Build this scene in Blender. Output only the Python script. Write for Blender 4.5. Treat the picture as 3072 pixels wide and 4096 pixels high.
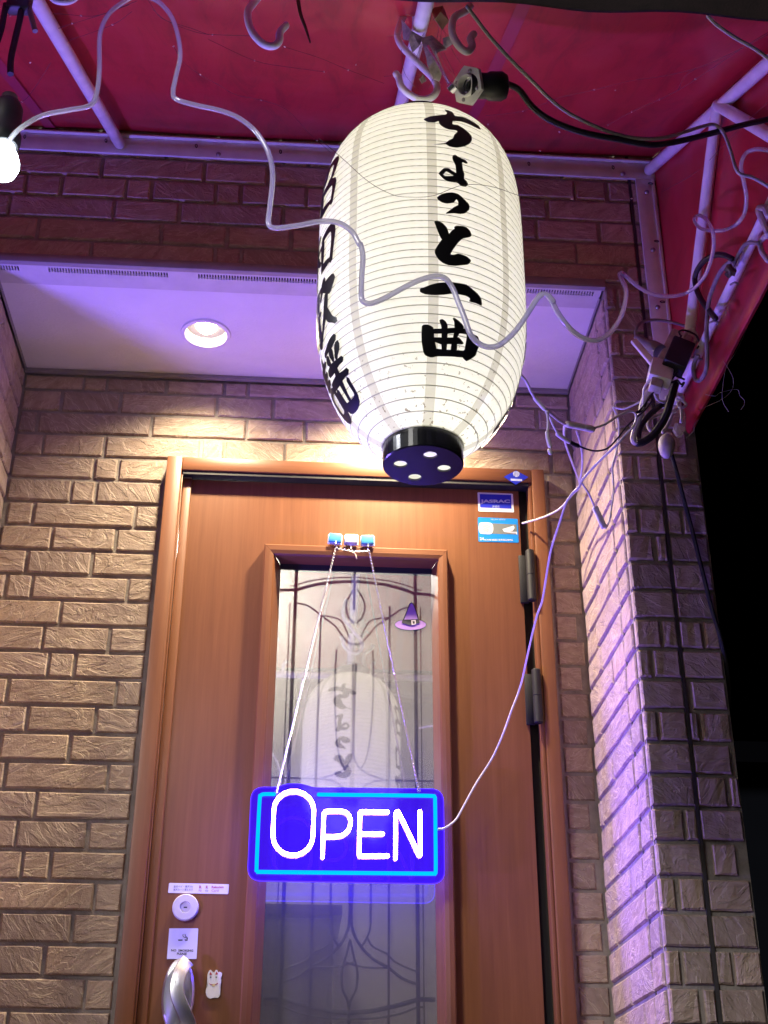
import bpy, bmesh, math, random
from mathutils import Vector, Matrix, Euler
R = math.radians
random.seed(7)
for o in list(bpy.data.objects): bpy.data.objects.remove(o)
SC = bpy.context.scene
COL = SC.collection

# ------------------------------------------------------------------ camera, world, exposure
COURSE = 0.065                      # one brick course, 7 courses to a 455 mm cladding board
CAM = Vector((0.0, -2.4383, 0.6137))
ROT = Euler((R(118.0438), R(-0.2537), R(-3.7534)), 'XYZ')
FPX = 5270.634                      # focal length in pixels of the 3072 wide photograph
cd = bpy.data.cameras.new('camera'); cam = bpy.data.objects.new('camera', cd); COL.objects.link(cam)
cam.location = CAM; cam.rotation_euler = ROT
cd.sensor_fit = 'HORIZONTAL'; cd.sensor_width = 36.0; cd.lens = 36.0 * FPX / 3072.0
cd.clip_start = 0.02; cd.clip_end = 3000
SC.camera = cam
W = bpy.data.worlds.new('World'); SC.world = W; W.use_nodes = True
wn = W.node_tree.nodes; wl = W.node_tree.links
sky = wn.new('ShaderNodeTexSky'); sky.sky_type = 'NISHITA'; sky.sun_disc = False
sky.sun_elevation = R(-6.0); sky.sun_rotation = R(200)
wl.new(sky.outputs[0], wn['Background'].inputs[0]); wn['Background'].inputs[1].default_value = 0.05
sun_d = bpy.data.lights.new('sun', 'SUN'); sun_d.energy = .62; sun_d.angle = R(14); sun_d.color = (1.0, .97, .94)   # faint night light of the street
sun = bpy.data.objects.new('sun', sun_d); COL.objects.link(sun); sun.rotation_euler = (R(66), 0, R(-38))
SC.view_settings.view_transform = 'Standard'; SC.view_settings.look = 'None'
SC.view_settings.exposure = 0.85; SC.view_settings.gamma = 1.0; SC.view_settings.use_curve_mapping = False
SC.cycles.use_denoising = True
SC.cycles.max_bounces = 8; SC.cycles.diffuse_bounces = 4; SC.cycles.glossy_bounces = 4
SC.cycles.transmission_bounces = 6; SC.cycles.transparent_max_bounces = 12
SC.cycles.sample_clamp_indirect = 3.0; SC.cycles.caustics_reflective = False; SC.cycles.caustics_refractive = False

# measuring: photograph pixel (3072 x 4096) -> place in the scene
MR = ROT.to_matrix()
def ray(x, y): return MR @ Vector(((x - 1536) / FPX, -(y - 2048) / FPX, -1.0))
def PY(x, y, Y): d = ray(x, y); return CAM + d * ((Y - CAM.y) / d.y)
def PX(x, y, X): d = ray(x, y); return CAM + d * ((X - CAM.x) / d.x)
def PZ(x, y, Z): d = ray(x, y); return CAM + d * ((Z - CAM.z) / d.z)
def px(c, pts): return [(c[0] + p[0] * c[2], c[1] + p[1] * c[2]) for p in pts]

# ------------------------------------------------------------------ object helpers
def link(o, parent=None):
    COL.objects.link(o)
    if parent: o.parent = parent
    return o
def tag(o, label=None, cat=None, group=None, kind=None):
    if label: o['label'] = label
    if cat: o['category'] = cat
    if group: o['group'] = group
    if kind: o['kind'] = kind
    return o
def thing(name, loc, label, cat, group=None):
    o = bpy.data.objects.new(name, None); o.empty_display_size = 0.05
    link(o); o.location = loc
    bpy.context.view_layer.update()
    return tag(o, label, cat, group)
def mesh_obj(name, me, mat, parent=None):
    o = bpy.data.objects.new(name, me)
    if mat and not me.materials: me.materials.append(mat)
    link(o)
    if parent:
        o.parent = parent
        o.matrix_parent_inverse = Matrix.Translation(-Vector(parent.location)) if parent.type == 'EMPTY' else Matrix()
    return o
def bobj(name, bm, mat, parent=None, smooth=False):
    bmesh.ops.recalc_face_normals(bm, faces=bm.faces[:])
    me = bpy.data.meshes.new(name); bm.to_mesh(me); bm.free()
    if smooth:
        for p in me.polygons: p.use_smooth = True
        try: me.set_sharp_from_angle(angle=R(38))
        except Exception: pass
    return mesh_obj(name, me, mat, parent)
def pobj(name, verts, faces, mat, parent=None, smooth=False):
    me = bpy.data.meshes.new(name); me.from_pydata([tuple(v) for v in verts], [], faces); me.update()
    if smooth:
        for p in me.polygons: p.use_smooth = True
    return mesh_obj(name, me, mat, parent)
def box(bm, a, b, M=None):
    vs = [bm.verts.new((x, y, z)) for x in (a[0], b[0]) for y in (a[1], b[1]) for z in (a[2], b[2])]
    if M:
        for v in vs: v.co = M @ v.co
    for f in ((0,1,3,2),(4,6,7,5),(0,4,5,1),(2,3,7,6),(0,2,6,4),(1,5,7,3)): bm.faces.new([vs[i] for i in f])
    return vs
def bevel_all(bm, w, seg=2):
    bmesh.ops.bevel(bm, geom=bm.edges[:], offset=w, segments=seg, affect='EDGES', profile=0.5)
def boxobj(name, a, b, mat, parent=None, bev=0.0, seg=2, M=None):
    bm = bmesh.new(); box(bm, (0,0,0), (1,1,1))
    for v in bm.verts: v.co = Vector([a[i] + (b[i] - a[i]) * v.co[i] for i in range(3)])
    if bev: bevel_all(bm, bev, seg)
    if M:
        for v in bm.verts: v.co = M @ v.co
    return bobj(name, bm, mat, parent, smooth=bool(bev))
def spline(pts, n=6):
    P = [Vector(p) for p in pts]
    if len(P) < 3: return P
    out = []
    E_ = [P[0] * 2 - P[1]] + P + [P[-1] * 2 - P[-2]]
    for i in range(1, len(E_) - 2):
        a, b, c, d = E_[i-1], E_[i], E_[i+1], E_[i+2]
        for k in range(n):
            t = k / n
            out.append(0.5 * ((2*b) + (c - a) * t + (2*a - 5*b + 4*c - d) * t*t + (3*b - a - 3*c + d) * t**3))
    out.append(P[-1]); return out
def tube(bm, pts, r, n=8, cap=True, closed=False, rounded=False):
    P = [Vector(p) for p in pts]; m = len(P)
    rr = r if isinstance(r, (list, tuple)) else [r] * m
    if rounded and not closed:
        t0 = (P[0] - P[1]).normalized(); t1 = (P[-1] - P[-2]).normalized()
        a = [(P[0] + t0 * rr[0] * math.sin(q), rr[0] * math.cos(q)) for q in (1.45, 1.0, 0.5)]
        b = [(P[-1] + t1 * rr[-1] * math.sin(q), rr[-1] * math.cos(q)) for q in (0.5, 1.0, 1.45)]
        P = [q[0] for q in a] + P + [q[0] for q in b]; rr = [q[1] for q in a] + list(rr) + [q[1] for q in b]; m = len(P)
    rings = []; up = None
    for i in range(m):
        if closed: t = P[(i+1) % m] - P[i-1]
        else: t = P[min(i+1, m-1)] - P[max(i-1, 0)]
        if t.length < 1e-9: t = Vector((0, 0, 1))
        t.normalize()
        if up is None:
            up = Vector((0, 0, 1)) if abs(t.z) < 0.9 else Vector((1, 0, 0))
        s = t.cross(up)
        if s.length < 1e-6: s = t.orthogonal()
        s.normalize(); up = s.cross(t).normalized()
        rings.append([bm.verts.new(P[i] + (s * math.cos(2*math.pi*k/n) + up * math.sin(2*math.pi*k/n)) * rr[i]) for k in range(n)])
    for i in range(m if closed else m - 1):
        a, b = rings[i], rings[(i+1) % m]
        for k in range(n): bm.faces.new((a[k], a[(k+1) % n], b[(k+1) % n], b[k]))
    if cap and not closed:
        bm.faces.new(rings[0][::-1]); bm.faces.new(rings[-1])
    return rings
def tubeobj(name, pts, r, mat, parent=None, n=8, smooth_n=0, rounded=False, closed=False):
    bm = bmesh.new(); P = spline(pts, smooth_n) if smooth_n else pts
    if isinstance(r, (list, tuple)) and smooth_n:
        q = []
        for i in range(len(r) - 1):
            for k in range(smooth_n): q.append(r[i] + (r[i+1] - r[i]) * k / smooth_n)
        r = q + [r[-1]]
    tube(bm, P, r, n, rounded=rounded, closed=closed)
    return bobj(name, bm, mat, parent, smooth=True)
def lathe(name, c, prof, mat, parent=None, n=32, axis=None, cap=True):
    """prof: (radius, height) pairs along axis from c"""
    bm = bmesh.new(); ax = (axis or Vector((0, 0, 1))).normalized()
    u = ax.orthogonal().normalized(); w = ax.cross(u)
    rings = [[bm.verts.new(Vector(c) + ax * h + (u * math.cos(2*math.pi*k/n) + w * math.sin(2*math.pi*k/n)) * max(r, 1e-5)) for k in range(n)] for r, h in prof]
    for a, b in zip(rings, rings[1:]):
        for k in range(n): bm.faces.new((a[k], a[(k+1) % n], b[(k+1) % n], b[k]))
    if cap:
        bm.faces.new(rings[0][::-1]); bm.faces.new(rings[-1])
    return bobj(name, bm, mat, parent, smooth=True)
def polyobj(name, pts, thick, mat, parent=None, hole=None):
    """flat outline in the XZ plane (list of Vectors, all same Y), extruded back by thick"""
    bm = bmesh.new(); n = len(pts)
    f = [bm.verts.new(p) for p in pts]; b = [bm.verts.new(Vector(p) + Vector((0, thick, 0))) for p in pts]
    bm.faces.new(f); bm.faces.new(b[::-1])
    for i in range(n): bm.faces.new((f[i], f[(i+1) % n], b[(i+1) % n], b[i]))
    bmesh.ops.triangulate(bm, faces=[q for q in bm.faces if len(q.verts) > 4])
    return bobj(name, bm, mat, parent)

# ------------------------------------------------------------------ materials
def mat(name, base=(.5,.5,.5), rough=.5, metal=0., spec=.5, emit=None, es=0., alpha=1.):
    m = bpy.data.materials.new(name); m.use_nodes = True
    b = m.node_tree.nodes['Principled BSDF']
    b.inputs['Base Color'].default_value = (*base, 1); b.inputs['Roughness'].default_value = rough
    b.inputs['Metallic'].default_value = metal; b.inputs['Specular IOR Level'].default_value = spec
    if emit: b.inputs['Emission Color'].default_value = (*emit, 1); b.inputs['Emission Strength'].default_value = es
    return m
def N(m, t, **kw):
    n = m.node_tree.nodes.new(t)
    for k, v in kw.items():
        if hasattr(n, k): setattr(n, k, v)
        else: n.inputs[k].default_value = v
    return n
def L(m, a, b): m.node_tree.links.new(a, b)
def BS(m): return m.node_tree.nodes['Principled BSDF']
def ramp(m, fac, stops):
    r = N(m, 'ShaderNodeValToRGB'); L(m, fac, r.inputs[0]); e = r.color_ramp.elements
    while len(e) > len(stops): e.remove(e[-1])
    while len(e) < len(stops): e.new(1.0)
    for q, (p, c) in zip(e, stops): q.position = p; q.color = (*c, 1) if len(c) == 3 else c
    return r.outputs[0]
def math_(m, op, a, b=None, c=None):
    n = N(m, 'ShaderNodeMath', operation=op)
    for i, v in enumerate((a, b, c)):
        if v is None: continue
        if hasattr(v, 'links'): L(m, v, n.inputs[i])
        else: n.inputs[i].default_value = v
    return n.outputs[0]
def mix(m, f, a, b, t='MIX'):
    n = N(m, 'ShaderNodeMixRGB', blend_type=t)
    for i, v in enumerate((f, a, b)):
        if hasattr(v, 'links'): L(m, v, n.inputs[i])
        else: n.inputs[i].default_value = v if i == 0 else (*v, 1)
    return n.outputs[0]
def mottle(m, col, amt=.25, scale=8., bump=0., bscale=60., rough=None):
    """uneven tone and fine relief for plain materials"""
    tc = N(m, 'ShaderNodeTexCoord'); n = N(m, 'ShaderNodeTexNoise', Scale=scale, Detail=5., Roughness=.6)
    L(m, tc.outputs['Object'], n.inputs['Vector'])
    c = ramp(m, n.outputs['Fac'], [(.3, tuple(v * (1 - amt) for v in col)), (.7, tuple(min(1, v * (1 + amt * .6)) for v in col))])
    L(m, c, BS(m).inputs['Base Color'])
    if rough:
        r = N(m, 'ShaderNodeMapRange'); L(m, n.outputs['Fac'], r.inputs[0])
        r.inputs[1].default_value = .3; r.inputs[2].default_value = .7; r.inputs[3].default_value = rough[0]; r.inputs[4].default_value = rough[1]
        L(m, r.outputs[0], BS(m).inputs['Roughness'])
    if bump:
        n2 = N(m, 'ShaderNodeTexNoise', Scale=bscale, Detail=4.); L(m, tc.outputs['Object'], n2.inputs['Vector'])
        b = N(m, 'ShaderNodeBump', Strength=bump, Distance=.004); L(m, n2.outputs['Fac'], b.inputs['Height']); L(m, b.outputs[0], BS(m).inputs['Normal'])
    return m

def brick_material():
    m = mat('slate_brick', rough=.72, spec=.35)
    tc = N(m, 'ShaderNodeTexCoord'); oi = N(m, 'ShaderNodeObjectInfo')
    ang = math_(m, 'MULTIPLY_ADD', oi.outputs['Random'], 2.0, -1.0)
    off = N(m, 'ShaderNodeCombineXYZ'); L(m, math_(m, 'MULTIPLY', oi.outputs['Random'], 91.), off.inputs[0]); L(m, math_(m, 'MULTIPLY', oi.outputs['Random'], 47.), off.inputs[2])
    rot = N(m, 'ShaderNodeVectorRotate', rotation_type='AXIS_ANGLE'); rot.inputs['Axis'].default_value = (0, 1, 0)
    L(m, tc.outputs['Object'], rot.inputs['Vector']); L(m, ang, rot.inputs['Angle'])
    sc = N(m, 'ShaderNodeMapping'); sc.inputs['Scale'].default_value = (9, 9, 21); L(m, rot.outputs[0], sc.inputs['Vector'])
    ad = N(m, 'ShaderNodeVectorMath', operation='ADD'); L(m, sc.outputs[0], ad.inputs[0]); L(m, off.outputs[0], ad.inputs[1])
    n1 = N(m, 'ShaderNodeTexNoise', Scale=.8, Detail=5., Roughness=.58, Distortion=1.5); L(m, ad.outputs[0], n1.inputs['Vector'])
    h = math_(m, 'MULTIPLY', n1.outputs['Fac'], 7.0)
    fl = math_(m, 'FLOOR', h); fr = math_(m, 'FRACT', h)
    ss = N(m, 'ShaderNodeMapRange', interpolation_type='SMOOTHSTEP'); L(m, fr, ss.inputs[0]); ss.inputs[1].default_value = .72
    ter = math_(m, 'DIVIDE', math_(m, 'ADD', fl, ss.outputs[0]), 7.0)
    n2 = N(m, 'ShaderNodeTexNoise', Scale=150., Detail=6., Roughness=.65); L(m, tc.outputs['Object'], n2.inputs['Vector'])
    n3 = N(m, 'ShaderNodeTexNoise', Scale=2.6, Detail=4., Roughness=.6, Distortion=.6); L(m, ad.outputs[0], n3.inputs['Vector'])
    height = math_(m, 'ADD', math_(m, 'ADD', math_(m, 'MULTIPLY', ter, 1.0), math_(m, 'MULTIPLY', n3.outputs['Fac'], .35)), math_(m, 'MULTIPLY', n2.outputs['Fac'], .16))
    bp = N(m, 'ShaderNodeBump', Strength=.85, Distance=.011); L(m, height, bp.inputs['Height']); L(m, bp.outputs[0], BS(m).inputs['Normal'])
    base = ramp(m, n3.outputs['Fac'], [(.25, (.37, .275, .22)), (.5, (.49, .385, .32)), (.75, (.59, .48, .405))])
    tone = ramp(m, oi.outputs['Random'], [(0., (.74, .72, .73)), (.35, (1.0, .97, .95)), (.6, (.90, .86, .82)), (1., (1.06, 1.0, .92))])
    base = mix(m, 1.0, base, tone, 'MULTIPLY')
    geo = N(m, 'ShaderNodeNewGeometry'); ns = N(m, 'ShaderNodeTexNoise', Scale=3.2, Detail=5., Roughness=.65); L(m, geo.outputs['Position'], ns.inputs['Vector'])
    base = mix(m, 1.0, base, ramp(m, ns.outputs['Fac'], [(.3, (.80, .79, .79)), (.6, (1, 1, 1))]), 'MULTIPLY')
    vein_glint = math_(m, 'MULTIPLY', math_(m, 'GREATER_THAN', fr, .80), n2.outputs['Fac'])  # pale veins, with light caught on the ridges put into the colour
    c = mix(m, math_(m, 'MULTIPLY', vein_glint, .7), base, (.64, .53, .42))
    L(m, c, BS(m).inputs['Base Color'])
    return m
BRICK = brick_material()
MORTAR = mottle(mat('mortar', rough=.9, spec=.2), (.33, .29, .26), .25, 30., .5, 180.)
CAULK = mottle(mat('joint_sealant', rough=.6), (.05, .045, .042), .3, 20.)
def wood_material(name, c0, c1, c2, vertical=True):
    m = mat(name, rough=.4, spec=.45)
    tc = N(m, 'ShaderNodeTexCoord'); mp = N(m, 'ShaderNodeMapping'); L(m, tc.outputs['Object'], mp.inputs['Vector'])
    mp.inputs['Scale'].default_value = (46, 46, 1.7) if vertical else (1.7, 46, 46)
    n = N(m, 'ShaderNodeTexNoise', Scale=1.6, Detail=6., Roughness=.62, Distortion=.5); L(m, mp.outputs[0], n.inputs['Vector'])
    n2 = N(m, 'ShaderNodeTexNoise', Scale=7., Detail=3.); L(m, mp.outputs[0], n2.inputs['Vector'])
    n3 = N(m, 'ShaderNodeTexNoise', Scale=4., Detail=3.); L(m, tc.outputs['Object'], n3.inputs['Vector'])
    f = math_(m, 'ADD', math_(m, 'MULTIPLY', n.outputs['Fac'], .7), math_(m, 'ADD', math_(m, 'MULTIPLY', n2.outputs['Fac'], .2), math_(m, 'MULTIPLY', n3.outputs['Fac'], .25)))
    L(m, ramp(m, f, [(.36, c0), (.56, c1), (.8, c2)]), BS(m).inputs['Base Color'])
    b = N(m, 'ShaderNodeBump', Strength=.12, Distance=.002); L(m, n.outputs['Fac'], b.inputs['Height']); L(m, b.outputs[0], BS(m).inputs['Normal'])
    return m
WOOD = wood_material('cherry_wood', (.146, .053, .022), (.180, .067, .027), (.216, .085, .036))
WOODH = wood_material('cherry_wood_across', (.146, .053, .022), (.180, .067, .027), (.216, .085, .036), False)
BLACK = mottle(mat('black_rubber', rough=.55), (.012, .012, .014), .4, 30.)
DARKGAP = mat('dark_gap', (.006, .006, .007), .8)  # shade of gaps and slots put into the colour
WHITEP = mottle(mat('white_paint_steel', rough=.38), (.74, .73, .72), .12, 25., .05, 300.)
SOFFIT = mottle(mat('soffit_board', rough=.75, spec=.3), (.76, .75, .73), .06, 6.)
def soffit_relief():
    m = SOFFIT; tc = N(m, 'ShaderNodeTexCoord'); mp = N(m, 'ShaderNodeMapping'); mp.inputs['Scale'].default_value = (60, 240, 60)
    L(m, tc.outputs['Object'], mp.inputs['Vector']); n = N(m, 'ShaderNodeTexNoise', Scale=1.6, Detail=4., Roughness=.6); L(m, mp.outputs[0], n.inputs['Vector'])
    b = N(m, 'ShaderNodeBump', Strength=.55, Distance=.004); L(m, n.outputs['Fac'], b.inputs['Height']); L(m, b.outputs[0], BS(m).inputs['Normal'])
soffit_relief()
TRIM = mottle(mat('soffit_trim', rough=.5), (.55, .54, .53), .1, 20.)
FASCIA = mottle(mat('fascia_metal', rough=.5), (.30, .27, .26), .15, 20.)
def vinyl_material():
    m = mat('red_vinyl', rough=.36, spec=.5)
    tc = N(m, 'ShaderNodeTexCoord'); n = N(m, 'ShaderNodeTexNoise', Scale=2.2, Detail=5., Roughness=.6); L(m, tc.outputs['Object'], n.inputs['Vector'])
    L(m, ramp(m, n.outputs['Fac'], [(.3, (.40, .020, .027)), (.7, (.48, .027, .036))]), BS(m).inputs['Base Color'])
    mp2 = N(m, 'ShaderNodeMapping'); mp2.inputs['Scale'].default_value = (14, 2.5, 4); L(m, tc.outputs['Object'], mp2.inputs['Vector'])
    n5 = N(m, 'ShaderNodeTexNoise', Scale=1.4, Detail=8., Roughness=.72, Distortion=.8); L(m, mp2.outputs[0], n5.inputs['Vector'])
    st = mix(m, 1.0, ramp(m, n.outputs['Fac'], [(.3, (.40, .020, .027)), (.7, (.48, .027, .036))]), ramp(m, n5.outputs['Fac'], [(.32, (.66, .70, .74)), (.5, (1, 1, 1)), (.72, (1.08, 1.5, 1.5))]), 'MULTIPLY')
    L(m, st, BS(m).inputs['Base Color'])
    n2 = N(m, 'ShaderNodeTexNoise', Scale=500., Detail=2.); L(m, tc.outputs['Object'], n2.inputs['Vector'])
    n4 = N(m, 'ShaderNodeTexNoise', Scale=5., Detail=2.); L(m, tc.outputs['Object'], n4.inputs['Vector'])
    hh = math_(m, 'ADD', math_(m, 'MULTIPLY', n2.outputs['Fac'], .03), math_(m, 'MULTIPLY', n4.outputs['Fac'], 1.6))
    b = N(m, 'ShaderNodeBump', Strength=.5, Distance=.006); L(m, hh, b.inputs['Height']); L(m, b.outputs[0], BS(m).inputs['Normal'])
    return m
VINYL = vinyl_material()
SEAM = mat('red_vinyl_seam', (.36, .03, .07), .4)
WPL = mottle(mat('white_plastic', rough=.4), (.78, .77, .75), .1, 40.)
WPLD = mottle(mat('dirty_white_plastic', rough=.5), (.55, .50, .45), .35, 35.)
GREYC = mottle(mat('grey_cable', rough=.5), (.20, .18, .17), .25, 30.)
WCAB = mottle(mat('white_cable', rough=.45), (.72, .70, .70), .12, 40.)
STEEL = mat('polished_steel', (.78, .78, .80), .22, 1.0)
SATIN = mottle(mat('satin_aluminium', rough=.34, metal=1.0), (.72, .71, .70), .08, 30.)
RIVET = mat('rivet_steel', (.35, .33, .33), .35, .9)
INK = mat('ink', (.008, .007, .009), .35)
def glassy(name, col, gl, op, rough=.03, diff=(.5,.5,.5), fresnel=False):
    """thin pane: clear share, mirror share gl, milky share op"""
    m = bpy.data.materials.new(name); m.use_nodes = True; nt = m.node_tree; nt.nodes.remove(BS(m))
    out = nt.nodes['Material Output']
    t = N(m, 'ShaderNodeBsdfTransparent'); t.inputs[0].default_value = (*col, 1)
    d = N(m, 'ShaderNodeBsdfDiffuse'); d.inputs[0].default_value = (*diff, 1)
    tl = N(m, 'ShaderNodeBsdfTranslucent'); tl.inputs[0].default_value = (*diff, 1)
    dm = N(m, 'ShaderNodeMixShader'); dm.inputs[0].default_value = .5; L(m, d.outputs[0], dm.inputs[1]); L(m, tl.outputs[0], dm.inputs[2])
    g = N(m, 'ShaderNodeBsdfGlossy'); g.inputs['Roughness'].default_value = rough
    a = N(m, 'ShaderNodeMixShader'); a.inputs[0].default_value = op; L(m, t.outputs[0], a.inputs[1]); L(m, dm.outputs[0], a.inputs[2])
    b = N(m, 'ShaderNodeMixShader'); b.inputs[0].default_value = gl; L(m, a.outputs[0], b.inputs[1]); L(m, g.outputs[0], b.inputs[2])
    if fresnel:
        lw = N(m, 'ShaderNodeLayerWeight'); lw.inputs[0].default_value = gl; L(m, lw.outputs['Facing'], b.inputs[0])
    L(m, b.outputs[0], out.inputs['Surface'])
    return m
GLASS = glassy('leaded_glass', (.70, .70, .70), .30, .20, .026, (.60, .58, .57))
CLEARTUBE = glassy('clear_vinyl_tube', (.93, .93, .94), .30, .62, .08, (.98, .98, .99), True)
CAME = mottle(mat('lead_came', rough=.5, metal=.3), (.10, .095, .10), .3, 40.)
def emis(name, col, s):
    m = bpy.data.materials.new(name); m.use_nodes = True; nt = m.node_tree; nt.nodes.remove(BS(m))
    e = N(m, 'ShaderNodeEmission'); e.inputs[0].default_value = (*col, 1); e.inputs[1].default_value = s
    L(m, e.outputs[0], nt.nodes['Material Output'].inputs['Surface']); return m
BULB = emis('bulb_glow', (.80, .92, 1.0), 9.0)
DLAMP = emis('downlight_glow', (1.0, .88, .66), 18.0)
LEDW = emis('led_white', (.17, .075, 1.0), 200.0)
LEDC = emis('led_cyan', (.0, .24, 1.0), 1.5)
def lamp(name, kind, loc, power, col, parent=None, radius=.03, rot=None, spot=None, blend=.3):
    ld = bpy.data.lights.new(name, kind); ld.energy = power; ld.color = col; ld.shadow_soft_size = radius
    if spot: ld.spot_size = spot; ld.spot_blend = blend
    o = bpy.data.objects.new(name, ld); link(o)
    o.location = loc
    if rot: o.rotation_euler = rot
    if parent:
        o.parent = parent; o.matrix_parent_inverse = Matrix.Translation(-Vector(parent.location))
    return o

# ------------------------------------------------------------------ main dimensions (metres)
D = 0.4364; XR = 0.6651; XP = 0.8442; XL = -0.7433; ZS = 2.5266
def zc(k): return (33 + k) * COURSE           # height of joint line k (courses above the reference joint)
ZFLOOR = 0.0
# ground and porch
g = pobj('ground', [(-60,-60,-.62),(60,-60,-.62),(60,60,-.62),(-60,60,-.62)], [(0,1,2,3)],
         mottle(mat('asphalt', rough=.9), (.05,.05,.052), .3, 3., .4, 90.)); tag(g, kind='structure')
p_ = boxobj('porch_floor', (-1.6,-1.0,-.6), (1.25,D+.9,ZFLOOR), mottle(mat('porch_concrete', rough=.85), (.30,.28,.26), .2, 6., .3, 60.), bev=.01); tag(p_, kind='structure')
for i in range(3):
    s_ = boxobj('porch_step', (-1.1,-1.0-.3*(i+1),-.6), (1.1,-1.0-.3*i-.002,-.15*(i+1)), bpy.data.materials['porch_concrete'], bev=.008); tag(s_, kind='structure')

# ------------------------------------------------------------------ bricks
BH = COURSE - .009
CACHE = {}
def brick_mesh(Lg, H, var):
    key = (round(Lg / .004), round(H / .004), var)
    if key in CACHE: return CACHE[key]
    rnd = random.Random(hash(key) & 0xffff)
    Lg = key[0] * .004; H = key[1] * .004
    nx = 3; xs = [Lg * i / nx for i in range(nx + 1)]
    def j(a): return rnd.uniform(-a, a)
    ring_out = [(x, 0) for x in xs] + [(x, H) for x in reversed(xs)]
    inner = [(min(max(x, .003), Lg - .003) + (j(.002) if 0 < i < nx else 0), .003) for i, x in enumerate(xs)]
    inner += [(min(max(x, .003), Lg - .003) + (j(.002) if 0 < i < nx else 0), H - .003) for i, x in reversed(list(enumerate(xs)))]
    v = []; n = len(ring_out)
    for (x, z) in inner: v.append((x + j(.0008), j(.0011), z + j(.0009)))
    for (x, z) in ring_out: v.append((x + j(.0006), .0032, z + j(.0008)))
    for (x, z) in ring_out: v.append((x, .0125, z))
    f = []
    for i in range(nx): f.append((i, i + 1, n - 2 - i, n - 1 - i))
    for a, b in ((0, n), (n, 2 * n)):
        for i in range(n): f.append((b + i, b + (i + 1) % n, a + (i + 1) % n, a + i))
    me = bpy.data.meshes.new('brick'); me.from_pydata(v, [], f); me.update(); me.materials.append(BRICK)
    CACHE[key] = me; return me
def brick(parent, u0, u1, z0, z1, side, plane):
    """one brick between joints u0..u1; side: 'F' faces -Y at Y=plane, 'R' faces -X at X=plane, 'Lf' faces +X"""
    g_ = .004
    a, b = u0 + g_, u1 - g_
    if b - a < .012: return
    H = z1 - z0 - .009
    if H < .012: return
    o = bpy.data.objects.new('brick', brick_mesh(b - a, H, random.randint(0, 2)))
    COL.objects.link(o); o.parent = parent
    dz = random.uniform(-.0006, .0006); dp = random.uniform(-.0012, .0006)
    if side == 'F': o.location = (a, plane + dp, z0 + .0045 + dz)
    elif side == 'R': o.location = (plane + dp, b, z0 + .0045 + dz); o.rotation_euler = (0, 0, R(-90))
    else: o.location = (plane - dp, a, z0 + .0045 + dz); o.rotation_euler = (0, 0, R(90))
def row(parent, joints, lo, hi, z0, z1, side, plane):
    js = sorted(q for q in joints if lo + .004 < q < hi - .004)
    e = [lo] + js + [hi]
    for a, b in zip(e, e[1:]): brick(parent, a, b, z0, z1, side, plane)
def wallmesh(name, boxes, label, cat='brick wall', group=None):
    bm = bmesh.new()
    for a, b in boxes: box(bm, a, b)
    o = bobj(name, bm, MORTAR); tag(o, label, cat, group); return o

# back wall of the recess (opening for the door)
FX0, FX1, FTOP = -.3574, .5814, 2.2663        # door frame outer
mp_ = D + .0050
back = wallmesh('brick_wall', [((XL-.1, mp_, 0), (FX0+.01, mp_+.12, ZS+.1)), ((FX1-.01, mp_, 0), (XR+.1, mp_+.12, ZS+.1)), ((FX0+.01, mp_, FTOP-.01), (FX1-.01, mp_+.12, ZS+.1))],
    'tan split-face brick wall around the brown door inside the porch')
BJ = {0: [-.588, -.528], 1: [-.736, -.671, -.428], 2: [-.619, -.467], 3: [-.670, -.517], 4: [-.710, -.650, -.427], 5: [-.576], 6: [-.609, -.456]}
BT = {-5: [-.593, -.534, -.381, -.232, -.171, .07, .222, .283, .523], -4: [-.642, -.493, -.249, -.103, .137, .29, .442, .58], -3: [-.694, -.409, -.170, -.021, .22, .37, .43, .652],
      -2: [-.673, -.520, -.280, -.222, -.070, .17, .23, .38, .61], -1: [-.540, -.480, -.36]}
for n in range(-5, 34):
    z0, z1 = zc(-n), min(zc(-n + 1), ZS - .012)
    js = BT[n] if n in BT else BJ[n % 7]
    if n <= -2: row(back, js, XL, XR, z0, z1, 'F', D)
    else:
        row(back, js, XL, FX0 - .011, z0, z1, 'F', D)
        row(back, [[.652], [], [.655], [], [], [.650], []][n % 7], FX1 + .011, XR, z0, z1, 'F', D)

# side walls of the recess
rwall = wallmesh('brick_wall', [((XR+.0045, .013, 0), (XR+.14, D+.004, ZS+.1))], 'narrow side wall of the porch right of the door, washed violet by the sign')
lwall = wallmesh('brick_wall', [((XL-.14, .013, 0), (XL-.0065, D+.004, ZS+.1))], 'narrow side wall of the porch left of the door under the soffit')
RJ = {0: [.095, .30], 1: [.095, .21], 2: [.095, .36], 3: [.095], 4: [.095, .27], 5: [.095, .17, .40], 6: [.095, .33]}
for n in range(-5, 34):
    z0, z1 = zc(-n), min(zc(-n + 1), ZS - .012)
    row(rwall, RJ[n % 7], .0135, D - .002, z0, z1, 'R', XR)
    row(lwall, RJ[(n + 3) % 7][1:] + [.11 if n % 2 else .05], .0135, D - .002, z0, z1, 'Lf', XL)
pobj('sealant_joint', [(XR-.0005,.091,0),(XR-.0005,.099,0),(XR-.0005,.099,ZS-.01),(XR-.0005,.091,ZS-.01),(XR+.008,.091,0),(XR+.008,.099,0),(XR+.008,.099,ZS-.01),(XR+.008,.091,ZS-.01)],
     [(0,1,2,3),(4,7,6,5),(0,4,5,1),(3,2,6,7),(0,3,7,4),(1,5,6,2)], CAULK, rwall).location.x = .0035

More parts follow.
